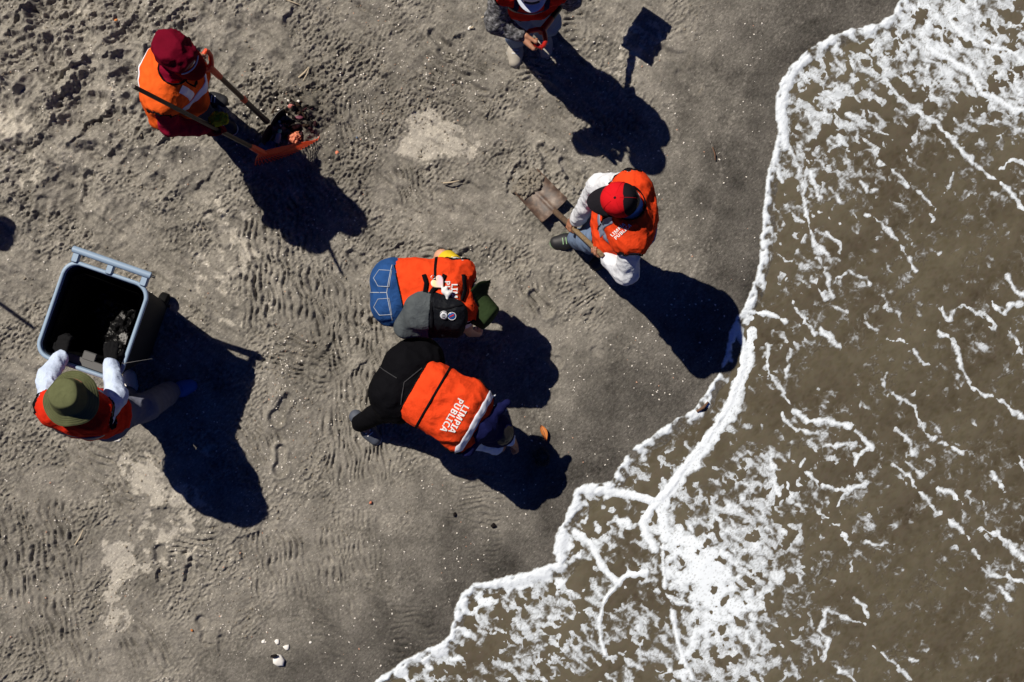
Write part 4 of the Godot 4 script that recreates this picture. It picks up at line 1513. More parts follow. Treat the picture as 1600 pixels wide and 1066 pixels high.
const LX := 250
const LZ := 182
func lattice(list: Array, add: bool, steep: float) -> PackedFloat32Array:      # soft spots summed or joined, every 3 cm
	var o := PackedFloat32Array()
	o.resize(LX * LZ)
	for q in list:
		var c := gp(q[0], q[1])
		var r: float = q[2] / 230.0
		var reach := r * 2.6
		for j in range(maxi(0, int((c.y - reach + 2.7) / 0.03)), mini(LZ, int((c.y + reach + 2.7) / 0.03) + 1)):
			for i in range(maxi(0, int((c.x - reach + 3.75) / 0.03)), mini(LX, int((c.x + reach + 3.75) / 0.03) + 1)):
				var d2 := Vector2(i * 0.03 - 3.75, j * 0.03 - 2.7).distance_squared_to(c) / (r * r)
				var g: float = (q[3] if q.size() > 3 else 1.0) * exp(-d2 * steep)
				o[j * LX + i] = o[j * LX + i] + g if add else maxf(o[j * LX + i], g)
	return o

func look(o: PackedFloat32Array, x: float, z: float) -> float:
	var u := clampf((x + 3.75) / 0.03, 0.0, LX - 1.01)
	var w := clampf((z + 2.7) / 0.03, 0.0, LZ - 1.01)
	var i := int(u)
	var j := int(w)
	u -= i
	w -= j
	var k := j * LX + i
	return lerpf(lerpf(o[k], o[k + 1], u), lerpf(o[k + LX], o[k + LX + 1], u), w)

func beach() -> void:
	trace_shore()
	fill_shore_grid()
	var xs := spread(-3.62, 2.78, 0.0084, 900.0)
	var zs := spread(-2.42, 2.42, 0.0084, 900.0)
	var nx := xs.size()
	var nz := zs.size()
	var mark := PackedFloat32Array()
	mark.resize(nx * nz)
	var calm := PackedFloat32Array()
	calm.resize(nx * nz)
	var n_warp := noise(901, 3.0)
	# treads, soles and small scarps pressed into the sand
	var first_x := 0
	while xs[first_x] < -3.62 - 0.0001:
		first_x += 1
	var first_z := 0
	while zs[first_z] < -2.42 - 0.0001:
		first_z += 1
	var n_fine_x := int(round(6.40 / 0.0084)) + 1
	var n_fine_z := int(round(4.84 / 0.0084)) + 1
	for t in TREADS:
		var c := gp(t[0], t[1])
		var a := deg_to_rad(t[2])
		var u := Vector2(cos(a), sin(a))
		var w := Vector2(-u.y, u.x)
		var long: float = t[3] / 230.0 * 0.74
		var wide: float = t[4] / 230.0 * 0.74
		var lam: float = t[5] / 230.0 * 0.88
		var rad := maxf(long, wide) * 1.15
		for j in range(maxi(0, int((c.y - rad + 2.42) / 0.0084)), mini(n_fine_z, int((c.y + rad + 2.42) / 0.0084))):
			for i in range(maxi(0, int((c.x - rad + 3.62) / 0.0084)), mini(n_fine_x, int((c.x + rad + 3.62) / 0.0084))):
				var p := Vector2(xs[first_x + i], zs[first_z + j]) - c
				var wob := n_warp.get_noise_2d(p.x * 1.5 + c.x * 3.0, p.y * 1.5 + c.y * 3.0)
				var pu := p.dot(u) + wob * 0.05
				var pw := p.dot(w) + wob * 0.03
				var m := (1.0 - smoothstep(0.55, 1.0, absf(pu) / long)) * (1.0 - smoothstep(0.6, 1.0, absf(pw) / wide))
				if m <= 0.0:
					continue
				var s := sin(TAU * pw / lam)
				var kk := (first_z + j) * nx + first_x + i
				calm[kk] = maxf(calm[kk], m)
				var br := 0.8 + 0.9 * n_warp.get_noise_2d(p.x * 3.5 + c.y, p.y * 3.5)
				mark[(first_z + j) * nx + first_x + i] += m * clampf(br, 0.15, 1.25) * (0.0052 * s - 0.0155 * pow(maxf(0.0, -s), 2.5))
	for t in SOLES:
		var c := gp(t[0], t[1])
		var a := deg_to_rad(t[2])
		var u := Vector2(cos(a), sin(a))
		var w := Vector2(-u.y, u.x)
		var k: float = t[3]
		for j in range(maxi(0, int((c.y - 0.24 + 2.42) / 0.0084)), mini(n_fine_z, int((c.y + 0.24 + 2.42) / 0.0084))):
			for i in range(maxi(0, int((c.x - 0.24 + 3.62) / 0.0084)), mini(n_fine_x, int((c.x + 0.24 + 3.62) / 0.0084))):
				var p := Vector2(xs[first_x + i], zs[first_z + j]) - c
				var pu := p.dot(u) / k
				var pw := p.dot(w) / k
				pw += 0.012 * sin(pu * 14.0)
				var e := minf((Vector2(pu - 0.055, pw * 1.0).length() - 0.05), (Vector2(pu + 0.075, pw).length() - 0.036))
				e = minf(e, maxf(absf(pu) - 0.07, absf(pw) - 0.03))
				var kq := (first_z + j) * nx + first_x + i
				calm[kq] = maxf(calm[kq], 1.0 - smoothstep(-0.01, 0.03, e))
				mark[kq] += -0.017 * (1.0 - smoothstep(-0.010, 0.004, e)) + 0.009 * exp(-pow((e - 0.014) / 0.012, 2.0))
	for t in scarps():
		for q in range(2, t.size() - 1):
			var a := gp(t[q][0], t[q][1])
			var b := gp(t[q + 1][0], t[q + 1][1])
			var h: float = t[0]
			var fall: float = t[1] / 90.0
			var lo := a.min(b) - Vector2(0.11, 0.11)
			var hi := a.max(b) + Vector2(0.11, 0.11)
			var ab := b - a
			var nn := Vector2(-ab.y, ab.x).normalized()
			if nn.dot(Vector2(1, 1)) > 0:
				nn = -nn      # the high side faces the sun, so the step is seen as a dark line
			for j in range(maxi(0, int((lo.y + 2.42) / 0.0084)), mini(n_fine_z, int((hi.y + 2.42) / 0.0084))):
				for i in range(maxi(0, int((lo.x + 3.62) / 0.0084)), mini(n_fine_x, int((hi.x + 3.62) / 0.0084))):
					var p := Vector2(xs[first_x + i], zs[first_z + j])
					var t01 := (p - a).dot(ab) / ab.length_squared()
					if t01 < -0.02 or t01 > 1.02:
						continue
					var e := (p - a).dot(nn) + 0.012 * n_warp.get_noise_2d(p.x * 8.0, p.y * 8.0)
					if e > -0.012 and e < fall:
						var endf := 1.0
						if q == 2:
							endf = smoothstep(-0.02, 0.6, t01)
						if q == t.size() - 2:
							endf = minf(endf, smoothstep(-0.02, 0.6, 1.0 - t01))
						var k := (first_z + j) * nx + first_x + i
						var lift := h * (0.95 + 0.25 * exp(-(a - gp(90, 120)).length_squared() / 0.5)) * endf * pow(1.0 - clampf(e / fall, 0.0, 1.0), 1.6) * smoothstep(-0.011, 0.001, e)
						mark[k] = maxf(mark[k], lift)
	# pale lines that earlier waves left on the damp sand
	var swash := PackedFloat32Array()
	swash.resize(nx * nz)
	for t in [[[1292, 14], [1240, 40], [1196, 74], [1166, 120], [1150, 160], [1138, 205], [1130, 240], [1120, 300], [1106, 345], [1090, 400], [1078, 440], [1050, 490]], [[1120, 300], [1114, 340], [1108, 385], [1096, 430], [1090, 470]], [[1048, 150], [1052, 190], [1060, 240]], [[1010, 640], [960, 665], [900, 700]], [[900, 575], [880, 640], [895, 720]], [[1100, 190], [1112, 230], [1122, 262]]]:
		for q in t.size() - 1:
			var a := gp(t[q][0], t[q][1])
			var b := gp(t[q + 1][0], t[q + 1][1])
			var ab := b - a
			var lo := a.min(b) - Vector2(0.06, 0.06)
			var hi := a.max(b) + Vector2(0.06, 0.06)
			for j in range(maxi(0, int((lo.y + 2.42) / 0.0084)), mini(n_fine_z, int((hi.y + 2.42) / 0.0084))):
				for i in range(maxi(0, int((lo.x + 3.62) / 0.0084)), mini(n_fine_x, int((hi.x + 3.62) / 0.0084))):
					var p := Vector2(xs[first_x + i], zs[first_z + j])
					p += Vector2(n_warp.get_noise_2d(p.x * 3.0, p.y * 3.0), n_warp.get_noise_2d(p.y * 3.0, p.x * 3.0 + 9.0)) * 0.012
					var e := (p - a - ab * clampf((p - a).dot(ab) / ab.length_squared(), 0.0, 1.0)).length()
					var k := (first_z + j) * nx + first_x + i
					swash[k] = maxf(swash[k], exp(-pow(e / 0.011, 2.0)) + 0.35 * exp(-pow(e / 0.03, 2.0)))
	var broad := noise(1, 0.55, 2)
	var churn := noise(2, 2.1, 4, true, 0.22)
	var lumps := noise(3, 8.0, 4, false, 0.05)
	var grain := noise(4, 34.0, 3)
	var pits := noise(5, 19.0, 2, true)
	var strie := noise(6, 1.0, 3)
	var patch := noise(7, 1.4, 3)
	var patch2 := noise(17, 1.9, 2)
	var tone := noise(8, 5.5, 4, false, 0.1)
	var speck := noise(9, 80.0, 1)
	var v := PackedVector3Array()
	var col := PackedColorArray()
	v.resize(nx * nz)
	col.resize(nx * nz)
	var dry := Vector3(0.280, 0.260, 0.226)
	var damp := Vector3(0.112, 0.104, 0.092)
	var dark := Vector3(0.085, 0.075, 0.061)
	var white := Vector3(0.56, 0.52, 0.45)
	var pale := lattice(PALE, true, 0.9)
	var dug := lattice(DUG, false, 0.8)
	var heap := gp(462, 188)
	var corner := gp(40, 60)
	for j in nz:
		var z := zs[j]
		for i in nx:
			var x := xs[i]
			var k := j * nx + i
			if absf(x) > 9.0 or absf(z) > 7.0:
				var s0 := sd(x, z)
				var y0 := -0.02 - clampf(s0, -6.0, 8.0) * 0.05 if s0 > -0.4 else 0.005
				v[k] = Vector3(x, clampf(y0, -0.45, 0.02), z)
				col[k] = Color(0.2, 0.175, 0.137)
				continue
			var s := sd(x, z)
			var pt := patch.get_noise_2d(x, z)
			var land := -s
			var rough := smoothstep(0.42, 1.35, land + pt * 0.45)
			var ul := exp(-(pow(x - corner.x, 2.0) / 2.1 + pow(z - corner.y, 2.0) / 1.3))
			var ch := churn.get_noise_2d(x * 0.85 + z * 0.45, z * 0.9 - x * 0.35)
			var lu := lumps.get_noise_2d(x, z)
			var gr := grain.get_noise_2d(x, z)
			var pi := pits.get_noise_2d(x, z)
			var st := strie.get_noise_2d((x * 0.79 + z * 0.61) * 3.2, (z * 0.79 - x * 0.61) * 26.0 * 0.6) if z < 0.5 else 0.0
			var wh := look(pale, x, z)
			var dg := look(dug, x, z)
			var still := 1.0 - 0.65 * calm[k]
			var busy := smoothstep(-0.28, 0.42, patch2.get_noise_2d(x, z) + 0.25 * dg + 0.1 * ul)
			var wmask := smoothstep(0.42, 0.66, wh + lu * 1.15 + gr * 0.3 + ch * 0.3 - 0.1) if wh > 0.2 else 0.0
			var soft := wh * 0.55
			var y := broad.get_noise_2d(x, z) * 0.02 * rough
			y += (ch - 0.35) * (0.012 * still + 0.115 * ul) * rough
			y += lu * (0.0040 + still * (0.003 + 0.010 * busy) * rough + 0.013 * dg) * (1.0 - 0.8 * wmask) * smoothstep(0.0, 0.7, land + 0.1)
			y += gr * (0.0010 + rough * still * (0.0024 + 0.0185 * busy) * (1.0 + dg)) * (1.0 - 0.75 * wmask)
			y -= pow(maxf(pi - 0.25, 0.0), 1.5) * 0.014 * rough * busy * (1.0 - 0.8 * wmask)
			y += st * 0.026 * rough * smoothstep(0.6, -1.4, z + x * 0.35)
			y += mark[k] * (0.35 + 0.75 * rough) * (1.0 - 0.6 * wmask)
			y -= wmask * 0.007
			y += 0.05 * exp(-(Vector2(x, z).distance_squared_to(heap)) / 0.045) * (0.8 + lu)
			y += 0.012 + (clampf(land, 0.0, 0.5) * 0.055 if land > 0.0 else maxf(land, -3.0) * 0.14)
			v[k] = Vector3(x, y, z)
			var wet := 1.0 - smoothstep(0.12, 0.95, land + pt * 0.3 + lu * 0.08)
			var c := dry.lerp(damp, clampf(wet * 0.92 + maxf(0.0, -pt) * 0.18 * rough, 0.0, 1.0))
			c = c.lerp(dark, clampf(dg * 0.75, 0.0, 0.85))
			c *= 1.0 + tone.get_noise_2d(x, z) * 0.34 + gr * 0.28 + ch * 0.07 + patch2.get_noise_2d(x + 3.0, z) * (0.20 + 0.26 * wet) + 0.18 * ul + 0.22 * busy * gr
			c *= 1.0 + (rng.randf() - 0.5) * (0.22 + 0.22 * wet)
			if x > 0.7 and x < 2.4:
				c *= 1.0 + 0.42 * swash[k] * (0.6 + gr)
			c = c.lerp(white, clampf(wmask * 0.9 + soft * 0.22, 0.0, 0.95))
			var sp := speck.get_noise_2d(x, z)
			if sp > 0.55:
				c *= 1.0 + (sp - 0.55) * 2.2
			elif sp < -0.6:
				c *= 0.72
			col[k] = Color(c.x, c.y, c.z)
	var idx := PackedInt32Array()
	idx.resize((nx - 1) * (nz - 1) * 6)
	var o := 0
	for j in nz - 1:
		for i in nx - 1:
			var a := j * nx + i
			idx[o] = a
			idx[o + 1] = a + 1
			idx[o + 2] = a + nx
			idx[o + 3] = a + 1
			idx[o + 4] = a + nx + 1
			idx[o + 5] = a + nx
			o += 6
	sand_v = v
	sand_x0 = first_x
	sand_z0 = first_z
	sand_nx = nx
	structure(put("beach_sand", indexed(v, idx, col), M.sand))

# foam, as a field in metres: above nothing where there is foam

const FX := -1.70
const FZ := -2.92
const FSTEP := 0.0072
const FNX := 810
const FNZ := 811
var foam := PackedFloat32Array()
var ridge := PackedFloat32Array()
var wx := PackedFloat32Array()
var wz := PackedFloat32Array()

func streak(w: float, pts: Array, smooth_ := false) -> void:
	var half := w / 460.0 * (0.8 if smooth_ else 0.86)
	for q in pts.size() - 1:
		var a := gp(pts[q][0], pts[q][1])
		var b := gp(pts[q + 1][0], pts[q + 1][1])
		var lo := a.min(b) - Vector2(0.16, 0.16) - Vector2(half, half)
		var hi := a.max(b) + Vector2(0.16, 0.16) + Vector2(half, half)
		var ab := b - a
		var inv := 1.0 / maxf(ab.length_squared(), 1e-8)
		for j in range(maxi(0, int((lo.y - FZ) / FSTEP)), mini(FNZ, int((hi.y - FZ) / FSTEP))):
			for i in range(maxi(0, int((lo.x - FX) / FSTEP)), mini(FNX, int((hi.x - FX) / FSTEP))):
				var k := j * FNX + i
				if smooth_:
					var g := Vector2(lerpf(FX + i * FSTEP, wx[k], 0.3), lerpf(FZ + j * FSTEP, wz[k], 0.3)) - a
					ridge[k] = maxf(ridge[k], half - (g - ab * clampf(g.dot(ab) * inv, 0.0, 1.0)).length())
					continue
				var p := Vector2(wx[k], wz[k]) - a
				var t := clampf(p.dot(ab) * inv, 0.0, 1.0)
				var d := half - (p - ab * t).length()
				if d > foam[k]:
					foam[k] = d

const THICK := [[1045, 830, 26], [1075, 850, 34], [1105, 880, 44], [1130, 915, 40], [1165, 1000, 46], [1110, 960, 36], [1070, 905, 36], [1085, 1010, 30], [1060, 1050, 24], [1140, 790, 24], [1165, 760, 16], [1205, 745, 14], [1000, 825, 22], [965, 815, 20], [935, 775, 18], [915, 835, 24], [945, 850, 16], [1010, 900, 18], [1215, 905, 20], [1180, 940, 24], [1470, 60, 20], [1530, 110, 22], [1580, 40, 26], [1420, 20, 20], [1580, 150, 18], [1170, 500, 16], [1310, 665, 14], [1420, 66, 14], [900, 920, 18], [1230, 830, 12], [1190, 850, 20]]
const LACE := [[850, 985, 150, 0.62], [760, 980, 70, 0.5], [1000, 1010, 110, 0.55], [930, 930, 60, 0.5], [1140, 860, 120, 0.75], [1190, 770, 90, 0.6], [1130, 1020, 120, 0.7], [1060, 760, 70, 0.5], [1480, 40, 150, 0.8], [1580, 120, 110, 0.75], [1380, 90, 100, 0.66], [1300, 160, 110, 0.62], [1260, 130, 60, 0.6], [1420, 150, 90, 0.5], [1270, 250, 80, 0.5], [1330, 230, 70, 0.4], [1250, 340, 60, 0.42], [1230, 420, 60, 0.4], [1280, 430, 60, 0.32], [1010, 730, 60, 0.45], [680, 1040, 60, 0.55], [1250, 520, 60, 0.3], [1290, 690, 80, 0.35], [1380, 340, 110, 0.22], [1400, 470, 130, 0.17], [1330, 770, 110, 0.3], [1530, 820, 80, 0.32], [1580, 900, 70, 0.36], [1500, 280, 120, 0.2], [1450, 750, 100, 0.25], [1560, 520, 80, 0.18], [1260, 1000, 60, 0.42], [1230, 900, 60, 0.5], [1400, 960, 140, 0.1], [1150, 660, 50, 0.32], [1205, 590, 50, 0.25]]

func sea() -> void:
	var size := FNX * FNZ
	foam.resize(size)
	foam.fill(-0.05)
	ridge.resize(size)
	ridge.fill(-0.05)
	wx.resize(size)
	wz.resize(size)
	var w1 := noise(51, 2.6, 2)
	var w2 := noise(52, 2.6, 2)
	var w3 := noise(53, 13.0, 2)
	var w4 := noise(54, 13.0, 2)
	for j in FNZ:
		for i in FNX:
			var x := FX + i * FSTEP
			var z := FZ + j * FSTEP
			var k := j * FNX + i
			wx[k] = x + w1.get_noise_2d(x, z) * 0.022 + w3.get_noise_2d(x, z) * 0.017
			wz[k] = z + w2.get_noise_2d(x, z) * 0.022 + w4.get_noise_2d(x, z) * 0.017
	foam_streaks()
	var cell := FastNoiseLite.new()
	cell.seed = 61
	cell.noise_type = FastNoiseLite.TYPE_CELLULAR
	cell.cellular_return_type = FastNoiseLite.RETURN_DISTANCE2_SUB
	cell.frequency = 11.0
	cell.cellular_jitter = 1.0
	var cell2: FastNoiseLite = cell.duplicate()
	cell2.seed = 62
	cell2.frequency = 30.0
	var lacing := noise(68, 12.0, 4, false, 0.05)
	var blot := noise(63, 9.0, 3)
	var fine := noise(64, 42.0, 2)
	var band := noise(65, 2.2, 2)
	var beads := noise(66, 12.0, 2)
	var lace := lattice(LACE, false, 0.8)
	var thick := lattice(THICK, true, 0.9)
	var edge := noise(67, 3.4, 2)
	var murk := PackedFloat32Array()
	murk.resize(size)
	for j in FNZ:
		for i in FNX:
			var k := j * FNX + i
			var x := FX + i * FSTEP
			var z := FZ + j * FSTEP
			var s := sd(x, z)
			if s < -0.1:
				foam[k] = -0.05
				continue
			var px := wx[k]
			var pz := wz[k]
			var fi := fine.get_noise_2d(x, z)
			var be := beads.get_noise_2d(x, z)
			# strands wax and wane along their length
			var f := foam[k]
			if f > -0.045:
				f += be * 0.015 + fi * 0.004 + lacing.get_noise_2d(px * 1.4, pz * 1.4) * 0.007
			# mounds of thick foam
			var pile := look(thick, x, z)
			# lacework
			var dens := look(lace, x, z)
			dens = maxf(dens, 0.05)
			var bl := blot.get_noise_2d(px + pz * 0.3, pz * 1.0 - px * 0.25)
			# the waves draw the foam out down and to the right
			var ax := (px * 0.74 + pz * 0.67) * 0.52
			var az := pz * 0.74 - px * 0.67
			var c1 := cell.get_noise_2d(ax, az) + 1.0
			var c2 := cell2.get_noise_2d(ax * 1.3, az) + 1.0
			var la := lacing.get_noise_2d(ax * 0.95, az * 1.15)
			var web := (dens * 0.34 - 0.04 - c1 + bl * 0.34 * (0.3 + dens)) * 0.075
			var web2 := (dens * 1.38 - 0.74 + la * 1.1 + bl * 0.35 - 0.25 * c2) * 0.021
			var net_ := (dens * 0.40 - 0.085 - c2 * 0.8 + bl * 0.26 + la * 0.14) * 0.020
			f = maxf(f, maxf(maxf(web, web2), net_))
			var sheet := (pile - 0.80 + bl * 1.1 + la * 0.75 + fi * 0.12) * 0.026
			f = maxf(f, minf(sheet, 0.03))
			f = maxf(f, ridge[k] * 0.9 + 0.013 * be + 0.010 * la + 0.004 * fi if ridge[k] > -0.03 else -0.05)
			# the rim that the last wave pushed up the sand
			var vary := clampf(0.62 + 1.25 * edge.get_noise_2d(x * 1.9, z * 1.9) + 0.5 * be, 0.22, 1.6)
			var wide := 0.056 + 0.035 * exp(-pow((z + 1.65) / 0.35, 2.0)) + 0.085 * smoothstep(0.7, 1.6, z)
			if z > -0.05 and z < 0.38:
				wide *= 0.75
			wide *= vary
			var rim := minf(s + 0.010 + 0.012 * be + 0.004 * fi, (wide - s) * 0.42 + 0.012 * be + 0.014 * bl + 0.008 * la)
			f = maxf(f, rim * 0.9)
			if s < 0.0:
				f = minf(f, rim)
			foam[k] = f
			murk[k] = clampf(dens * 0.5 + pile * 0.5, 0.0, 1.0)
	# the water itself, one sheet to the horizon
	var xs := spread(-1.8, 4.1, 0.0155, 900.0)
	var zs := spread(-2.9, 2.9, 0.0155, 900.0)
	var nx := xs.size()
	var nz := zs.size()
	var v := PackedVector3Array()
	var col := PackedColorArray()
	v.resize(nx * nz)
	col.resize(nx * nz)
	var swell := noise(71, 1.1, 2)
	var ripple := noise(72, 7.0, 3, false, 0.05)
	var cloud := noise(73, 1.3, 4, false, 0.3)
	for j in nz:
		for i in nx:
			var x := xs[i]
			var z := zs[j]
			var near := absf(x) < 9.0 and absf(z) < 7.0
			var y := sea_y(x, z)
			if near:
				y += (ripple.get_noise_2d(x + z * 0.4, z - x * 0.3) + swell.get_noise_2d((x + z) * 3.0, (z - x) * 1.2)) * 0.0034
			v[j * nx + i] = Vector3(x, y, z)
			var c := Vector3(0.052, 0.042, 0.025).lerp(Vector3(0.080, 0.069, 0.043), 0.5 + 1.2 * cloud.get_noise_2d(x + z * 0.3, z)) if near else Vector3(0.074, 0.062, 0.039)
			var fi := int((x - FX) / FSTEP)
			var fj := int((z - FZ) / FSTEP)
			if fi >= 0 and fj >= 0 and fi < FNX and fj < FNZ:
				c = c.lerp(Vector3(0.20, 0.175, 0.135), 0.10 * murk[fj * FNX + fi] + 0.22 * smoothstep(-0.014, 0.0, foam[fj * FNX + fi]))
			col[j * nx + i] = Color(c.x, c.y, c.z)
	var idx := PackedInt32Array()
	for j in nz - 1:
		for i in nx - 1:
			var a := j * nx + i
			if sd(xs[i], zs[j]) < -0.3 and sd(xs[i + 1], zs[j + 1]) < -0.3 and sd(xs[i + 1], zs[j]) < -0.3 and sd(xs[i], zs[j + 1]) < -0.3:
				continue
			idx.append_array([a, a + 1, a + nx, a + 1, a + nx + 1, a + nx])
	structure(put("sea_water", indexed(v, idx, col), M.water))
	# the foam lying on it
	var fv := PackedVector3Array()
	var fc := PackedColorArray()
	var fx := PackedInt32Array()
	var ids := PackedInt32Array()
	ids.resize(size)
	ids.fill(-1)
	var bub := noise(74, 60.0, 1)
	var puff := noise(75, 16.0, 3)
	for j in range(1, FNZ - 1):
		for i in range(1, FNX - 1):
			var k := j * FNX + i
			var f := foam[k]
			if f < -0.006 and foam[k - 1] < -0.004 and foam[k + 1] < -0.004 and foam[k - FNX] < -0.004 and foam[k + FNX] < -0.004:
				continue
			var x := FX + i * FSTEP
			var z := FZ + j * FSTEP
			var s := sd(x, z)
			var b := bub.get_noise_2d(x, z)
			var p := puff.get_noise_2d(x, z)
			var r := maxf(smoothstep(-0.004, 0.02, ridge[k]), 1.0 - smoothstep(0.03, 0.09, s))
			var up := clampf((f + 0.004) * 1.2, -0.006, 0.0) + 0.0042 * (1.0 - exp(-maxf(f, 0.0) / 0.012))
			up += r * (0.0065 * (1.0 - exp(-maxf(f, 0.0) / 0.016)) + 0.004 * smoothstep(0.006, 0.02, f) * p)
			ids[k] = fv.size()
			fv.append(Vector3(x, maxf(sea_y(x, z), 0.013 - 0.14 * s) + up, z))
			# how far the bubbles cover the brown water, with open pores where the film is thin
			var thickness := clampf(f / 0.024, 0.0, 1.0) + 0.35 * r
			var cover := smoothstep(-0.0035, 0.0045, f)
			cover *= 1.0 - (1.0 - smoothstep(0.25, 1.0, thickness)) * smoothstep(0.1, 0.55, 0.7 * b + 0.9 * p) * 0.6
			cover *= 1.0 - 0.45 * smoothstep(0.45, 0.75, -b) * (1.0 - 0.55 * r)
			var g := lerpf(0.52, 0.78, smoothstep(0.0, 0.9, thickness + 0.45 * p))
			var c := Vector3(0.078, 0.066, 0.045).lerp(Vector3(g * 0.875, g * 0.95, g * 1.02), cover)
			fc.append(Color(c.x, c.y, c.z))
	for j in range(1, FNZ - 2):
		for i in range(1, FNX - 2):
			var k := j * FNX + i
			if ids[k] < 0 or ids[k + 1] < 0 or ids[k + FNX] < 0 or ids[k + FNX + 1] < 0:
				continue
			fx.append_array([ids[k], ids[k + 1], ids[k + FNX], ids[k + 1], ids[k + FNX + 1], ids[k + FNX]])
	structure(put("sea_foam", indexed(fv, fx, fc), M.foam), "stuff")

var sea_swell := FastNoiseLite.new()

func sea_y(x: float, z: float) -> float:
	var s := sd(x, z)
	return 0.012 * sea_swell.get_noise_2d(x * 90.0, z * 90.0) * smoothstep(0.05, 0.6, s) + 0.012 * smoothstep(-0.02, 0.5, s)

func foam_streaks() -> void:
	# the second wave front and the ridges of foam behind it
	streak(11, [[1163, 486], [1180, 490], [1202, 491], [1228, 502]], true)
	streak(15, [[1150, 505], [1160, 530], [1163, 550], [1160, 576], [1149, 602], [1140, 630], [1120, 660], [1100, 690], [1080, 715], [1062, 737]], true)
	streak(22, [[1172, 520], [1172, 552], [1168, 580], [1156, 608], [1146, 636], [1128, 664], [1106, 696], [1086, 722], [1066, 744], [1046, 770], [1032, 800], [1036, 840]])
	streak(18, [[1062, 737], [1050, 756], [1030, 780], [1015, 800], [1004, 815], [1010, 836], [1024, 858]], true)
	streak(20, [[905, 765], [950, 768], [992, 775], [1020, 783]], true)
	streak(17, [[898, 832], [922, 850], [941, 886], [965, 910], [982, 897], [1010, 894]], true)
	streak(10, [[965, 912], [945, 935], [938, 965], [938, 992], [946, 1022]], true)
	streak(9, [[1035, 850], [1038, 890], [1040, 925], [1055, 942], [1075, 943]], true)
	streak(12, [[1049, 956], [1063, 1017], [1082, 1062]], true)
	streak(18, [[1262, 90], [1240, 112], [1226, 140], [1222, 180], [1226, 230]], true)
	streak(10, [[1207, 225], [1210, 260], [1222, 285]], true)
	# long strands out over the brown water
	streak(9, [[1409, 161], [1450, 184], [1484, 218], [1518, 248], [1544, 274], [1574, 296], [1602, 336]])
	streak(7, [[1383, 120], [1409, 161]])
	streak(6, [[1338, 210], [1364, 229], [1379, 255], [1405, 270], [1416, 293]])
	streak(5, [[1431, 300], [1461, 323], [1460, 345]])
	streak(6, [[1345, 285], [1356, 298], [1370, 291]])
	streak(7, [[1300, 296], [1315, 319]])
	streak(4, [[1491, 263], [1480, 296], [1465, 311]])
	streak(6, [[1353, 338], [1375, 349], [1394, 368], [1416, 398], [1431, 422]])
	streak(8, [[1259, 263], [1255, 300], [1259, 338], [1270, 368], [1289, 398]])
	streak(7, [[1229, 225], [1244, 259], [1255, 285]])
	streak(7, [[1263, 266], [1278, 296], [1285, 308]])
	streak(5, [[1281, 330], [1311, 349]])
	streak(5, [[1289, 360], [1311, 379], [1311, 398]])
	streak(9, [[1563, 263], [1582, 251], [1602, 255]])
	streak(5, [[1398, 221], [1416, 240], [1424, 259]])
	streak(15, [[1450, 75], [1480, 94], [1506, 109], [1533, 143], [1563, 158], [1585, 173], [1602, 170]])
	streak(13, [[1488, 34], [1525, 64], [1563, 75], [1602, 101]])
	streak(9, [[1293, 143], [1308, 165], [1334, 184]])
	streak(7, [[1349, 188], [1379, 210], [1398, 225]])
	streak(11, [[1440, 5], [1470, 30], [1500, 20]])
	streak(8, [[1572, 434], [1585, 456], [1602, 462]])
	streak(10, [[1552, 475], [1570, 490], [1585, 471], [1602, 475]])
	streak(7, [[1471, 481], [1478, 496], [1499, 477], [1525, 488], [1540, 490], [1555, 513]])
	streak(8, [[1463, 518], [1480, 524], [1495, 543], [1499, 569], [1518, 603], [1540, 614], [1570, 629], [1602, 652]])
	streak(7, [[1574, 516], [1585, 531], [1595, 554]])
	streak(7, [[1426, 543], [1435, 565], [1450, 571]])
	streak(5, [[1386, 528], [1413, 533]])
	streak(6, [[1351, 505], [1371, 516]])
	streak(5, [[1379, 464], [1386, 486], [1405, 494]])
	streak(7, [[1300, 479], [1323, 490]])
	streak(4, [[1304, 441], [1326, 422], [1353, 434], [1360, 445]])
	streak(8, [[1266, 434], [1278, 449], [1289, 464]])
	streak(6, [[1278, 400], [1289, 422], [1300, 464]])
	streak(8, [[1240, 475], [1255, 501], [1274, 520]])
	streak(11, [[1281, 516], [1300, 528], [1315, 541]])
	streak(7, [[1394, 614], [1428, 636], [1439, 659], [1450, 685], [1476, 696], [1506, 709]])
	streak(5, [[1383, 580], [1377, 599]])
	streak(8, [[1199, 539], [1197, 576], [1218, 606], [1236, 636], [1263, 655]])
	streak(11, [[1263, 655], [1293, 659], [1326, 666]])
	streak(5, [[1218, 524], [1233, 546], [1231, 591]])
	streak(7, [[1221, 648], [1240, 670], [1278, 678]])
	streak(9, [[1334, 670], [1360, 696], [1338, 708], [1336, 730], [1345, 738]])
	streak(8, [[1285, 700], [1330, 694]])
	streak(8, [[1259, 715], [1248, 734], [1278, 753]])
	streak(9, [[1285, 758], [1323, 768], [1356, 753]])
	streak(8, [[1394, 726], [1424, 749], [1443, 771], [1465, 801], [1495, 821], [1509, 835], [1531, 872]])
	streak(10, [[1465, 762], [1484, 771], [1499, 786]])
	streak(5, [[1418, 723], [1443, 745]])
	streak(5, [[1398, 670], [1416, 689], [1431, 711]])
	streak(8, [[1225, 749], [1236, 775], [1255, 798]])
	streak(13, [[1203, 708], [1210, 760], [1218, 775]])
	streak(8, [[1549, 899], [1576, 902], [1602, 912]])
	streak(11, [[1536, 825], [1560, 835], [1587, 862], [1602, 872]])
	streak(8, [[1560, 919], [1576, 939]])
	streak(9, [[1276, 801], [1310, 821], [1327, 852]])
	streak(9, [[1303, 794], [1327, 764], [1354, 757]])
	streak(4, [[1354, 850], [1394, 847]])
	streak(5, [[1333, 882], [1325, 912]])
	streak(8, [[1333, 933], [1350, 946], [1357, 963]])
